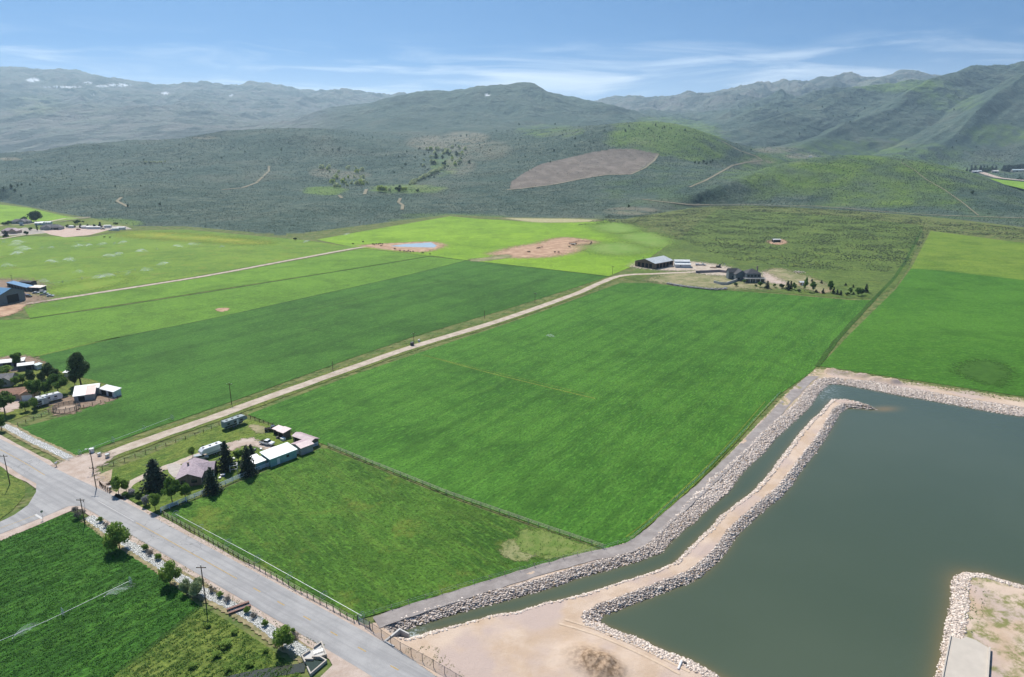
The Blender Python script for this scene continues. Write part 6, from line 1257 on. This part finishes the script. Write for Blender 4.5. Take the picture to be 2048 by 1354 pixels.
for i, (x, y) in enumerate([(438,900),(452,906),(468,918),(478,905),(486,914),(446,921),(510,900),(522,899),(566,880),(556,876),(440,957),(446,952)]):
    e = place('yard_clutter', 'pale crate or bin lying about the ranch yard', 'crate', G(x, y), random.uniform(0, 3), 'crates and bins about the ranch yard'); bm = bmesh.new(); s = random.uniform(.4, .9); box(bm, -s, s, -s*.6, s*.6, 0, s*.8); bm_obj('crate', bm, random.choice([M_TRIM, P_SILVER, MW_TAN, P_BLUE]), e); bm = bmesh.new(); box(bm, -s*1.05, s*1.05, -s*.65, s*.65, s*.8+.003, s*.8+.08); bm_obj('lid', bm, random.choice([M_TRIM, M_DKMET]), e)
# cattle: one continuous skinned body per animal
def cow_mesh():
    bm = bmesh.new(); J = [(0,0,1.05,.34),(.6,0,1.08,.36),(-.6,0,1.08,.34),(1.0,0,1.2,.22),(1.3,0,1.05,.14),(1.55,0,.9,.10),(.62,.22,.6,.10),(.62,.24,.05,.06),(.62,-.22,.6,.10),(.62,-.24,.05,.06),(-.62,.22,.65,.12),(-.68,.24,.35,.07),(-.62,.24,.05,.06),(-.62,-.22,.65,.12),(-.68,-.24,.35,.07),(-.62,-.24,.05,.06),(-.95,0,1.1,.06),(-1.0,0,.6,.03)]
    E_ = [(0,1),(0,2),(1,3),(3,4),(4,5),(1,6),(6,7),(1,8),(8,9),(2,10),(10,11),(11,12),(2,13),(13,14),(14,15),(2,16),(16,17)]
    me = bpy.data.meshes.new('cow'); me.from_pydata([j[:3] for j in J], E_, []); o = bpy.data.objects.new('cow', me); C.objects.link(o); md_ = o.modifiers.new('s', 'SKIN')
    for i, j in enumerate(J): me.skin_vertices[0].data[i].radius = (j[3], j[3])
    me.skin_vertices[0].data[0].use_root = True; o.modifiers.new('d', 'SUBSURF').levels = 1; dg = bpy.context.evaluated_depsgraph_get(); m2 = bpy.data.meshes.new_from_object(o.evaluated_get(dg)); bpy.data.objects.remove(o); m2.materials.append(simple('cow_hide', g(.035,.025,.02), .8, .1)); return m2
COW = cow_mesh()
for i, (x, y) in enumerate([(746,489.5),(749,490.5),(753,489),(757,489.5),(761,488.5),(765,489),(762,493),(790,499.5),(800,503),(809,504),(814,504.5),(817,503),(821,505),(826,504.5),(845,507.5),(860,509),(726,485),(706,489)]):
    o = link('cow', COW); o.location = G(x, y); o.rotation_euler = (0, 0, random.uniform(0, 6)); o.scale = (1.15,)*3; tag(o, 'dark cow standing beside the small pond', 'cow', 'dark cattle around the pond')
for i, (x, y) in enumerate([(1057,505),(1059,505),(1075,498),(1079,497),(1084,495.5),(1110,505.5),(1117,506),(1139,495),(1146,490),(1152,489)]):
    o = link('cow', COW); o.location = G(x, y); o.rotation_euler = (0, 0, random.uniform(0, 6)); o.scale = (1.15,)*3; tag(o, 'dark cow on the bare reddish mound', 'cow', 'dark cattle on the bare mound')
for x, y in ((209,475.5),(220,476)):
    o = link('cow', COW); o.location = G(x, y); o.scale = (1.15,)*3; tag(o, 'dark cow grazing in the field in front of the village', 'cow', 'cattle in front of the village')
fence('feed_pen', 'feeding pen rails on the top of the bare mound', [(1138,488),(1160,483),(1184,485),(1180,490),(1150,492),(1138,488)], 1.6, 2.2, (.5, 1.0, 1.5), M_WOODP, M_WOODP, .12, .07)
e = place('feed_trough', 'white feed trough at the left corner of the mound pen', 'trough', G(1146, 489)); bm = bmesh.new(); box(bm, -2.6, 2.6, -.6, .6, .3, 1.1); bm_obj('trough', bm, M_TRIM, e); bm = bmesh.new(); box(bm, -2.4, -2.2, -.4, .4, 0, .29); box(bm, 2.2, 2.4, -.4, .4, 0, .29); bm_obj('stand', bm, M_DKMET, e)
# tracks over the hills
MTR = dirt_mat('hill_track', g(.20,.18,.12), g(.27,.24,.17), .05)
for P_, w_ in [([(1317,308),(1309,321),(1290,336),(1262,349),(1213,350),(1164,358),(1109,369),(1041,378),(1014,380)], 5),([(1379,375),(1410,362),(1437,347),(1465,331),(1492,325),(1525,321),(1511,312),(1481,302),(1443,282)], 5),([(1284,399),(1314,403),(1383,410),(1437,411),(1500,409.5),(1560,412),(1634,413),(1700,418),(1767,424),(1850,430),(1950,434),(2048,437)], 4),([(1802,325),(1828,340),(1853,360),(1890,381),(1928,408),(1957,432)], 1.6),([(538,332),(538,342),(513,366),(485,376),(444,380)], 6),([(243,395),(234,403),(256,414)], 5),([(801,397),(797,405),(806,411),(804,420)], 5),([(733,379),(729,389)], 6),([(678,391),(684,397)], 5),([(120,444),(150,440),(180,436)], 5)]:
    Q = []
    for (a, b) in zip(P_, P_[1:]):
        n_ = max(2, int(math.hypot(b[0]-a[0], b[1]-a[1])/5))
        for k in range(n_): Q.append(hit(a[0]+(b[0]-a[0])*k/n_, a[1]+(b[1]-a[1])*k/n_, 700))
    Q.append(hit(*P_[-1], 700)); Q = [q for q in Q if q]
    if len(Q) > 1: ribbon('hill_track', Q, w_, .8, MTR, zf=lambda X, Y: tz(X, Y), cols=2)
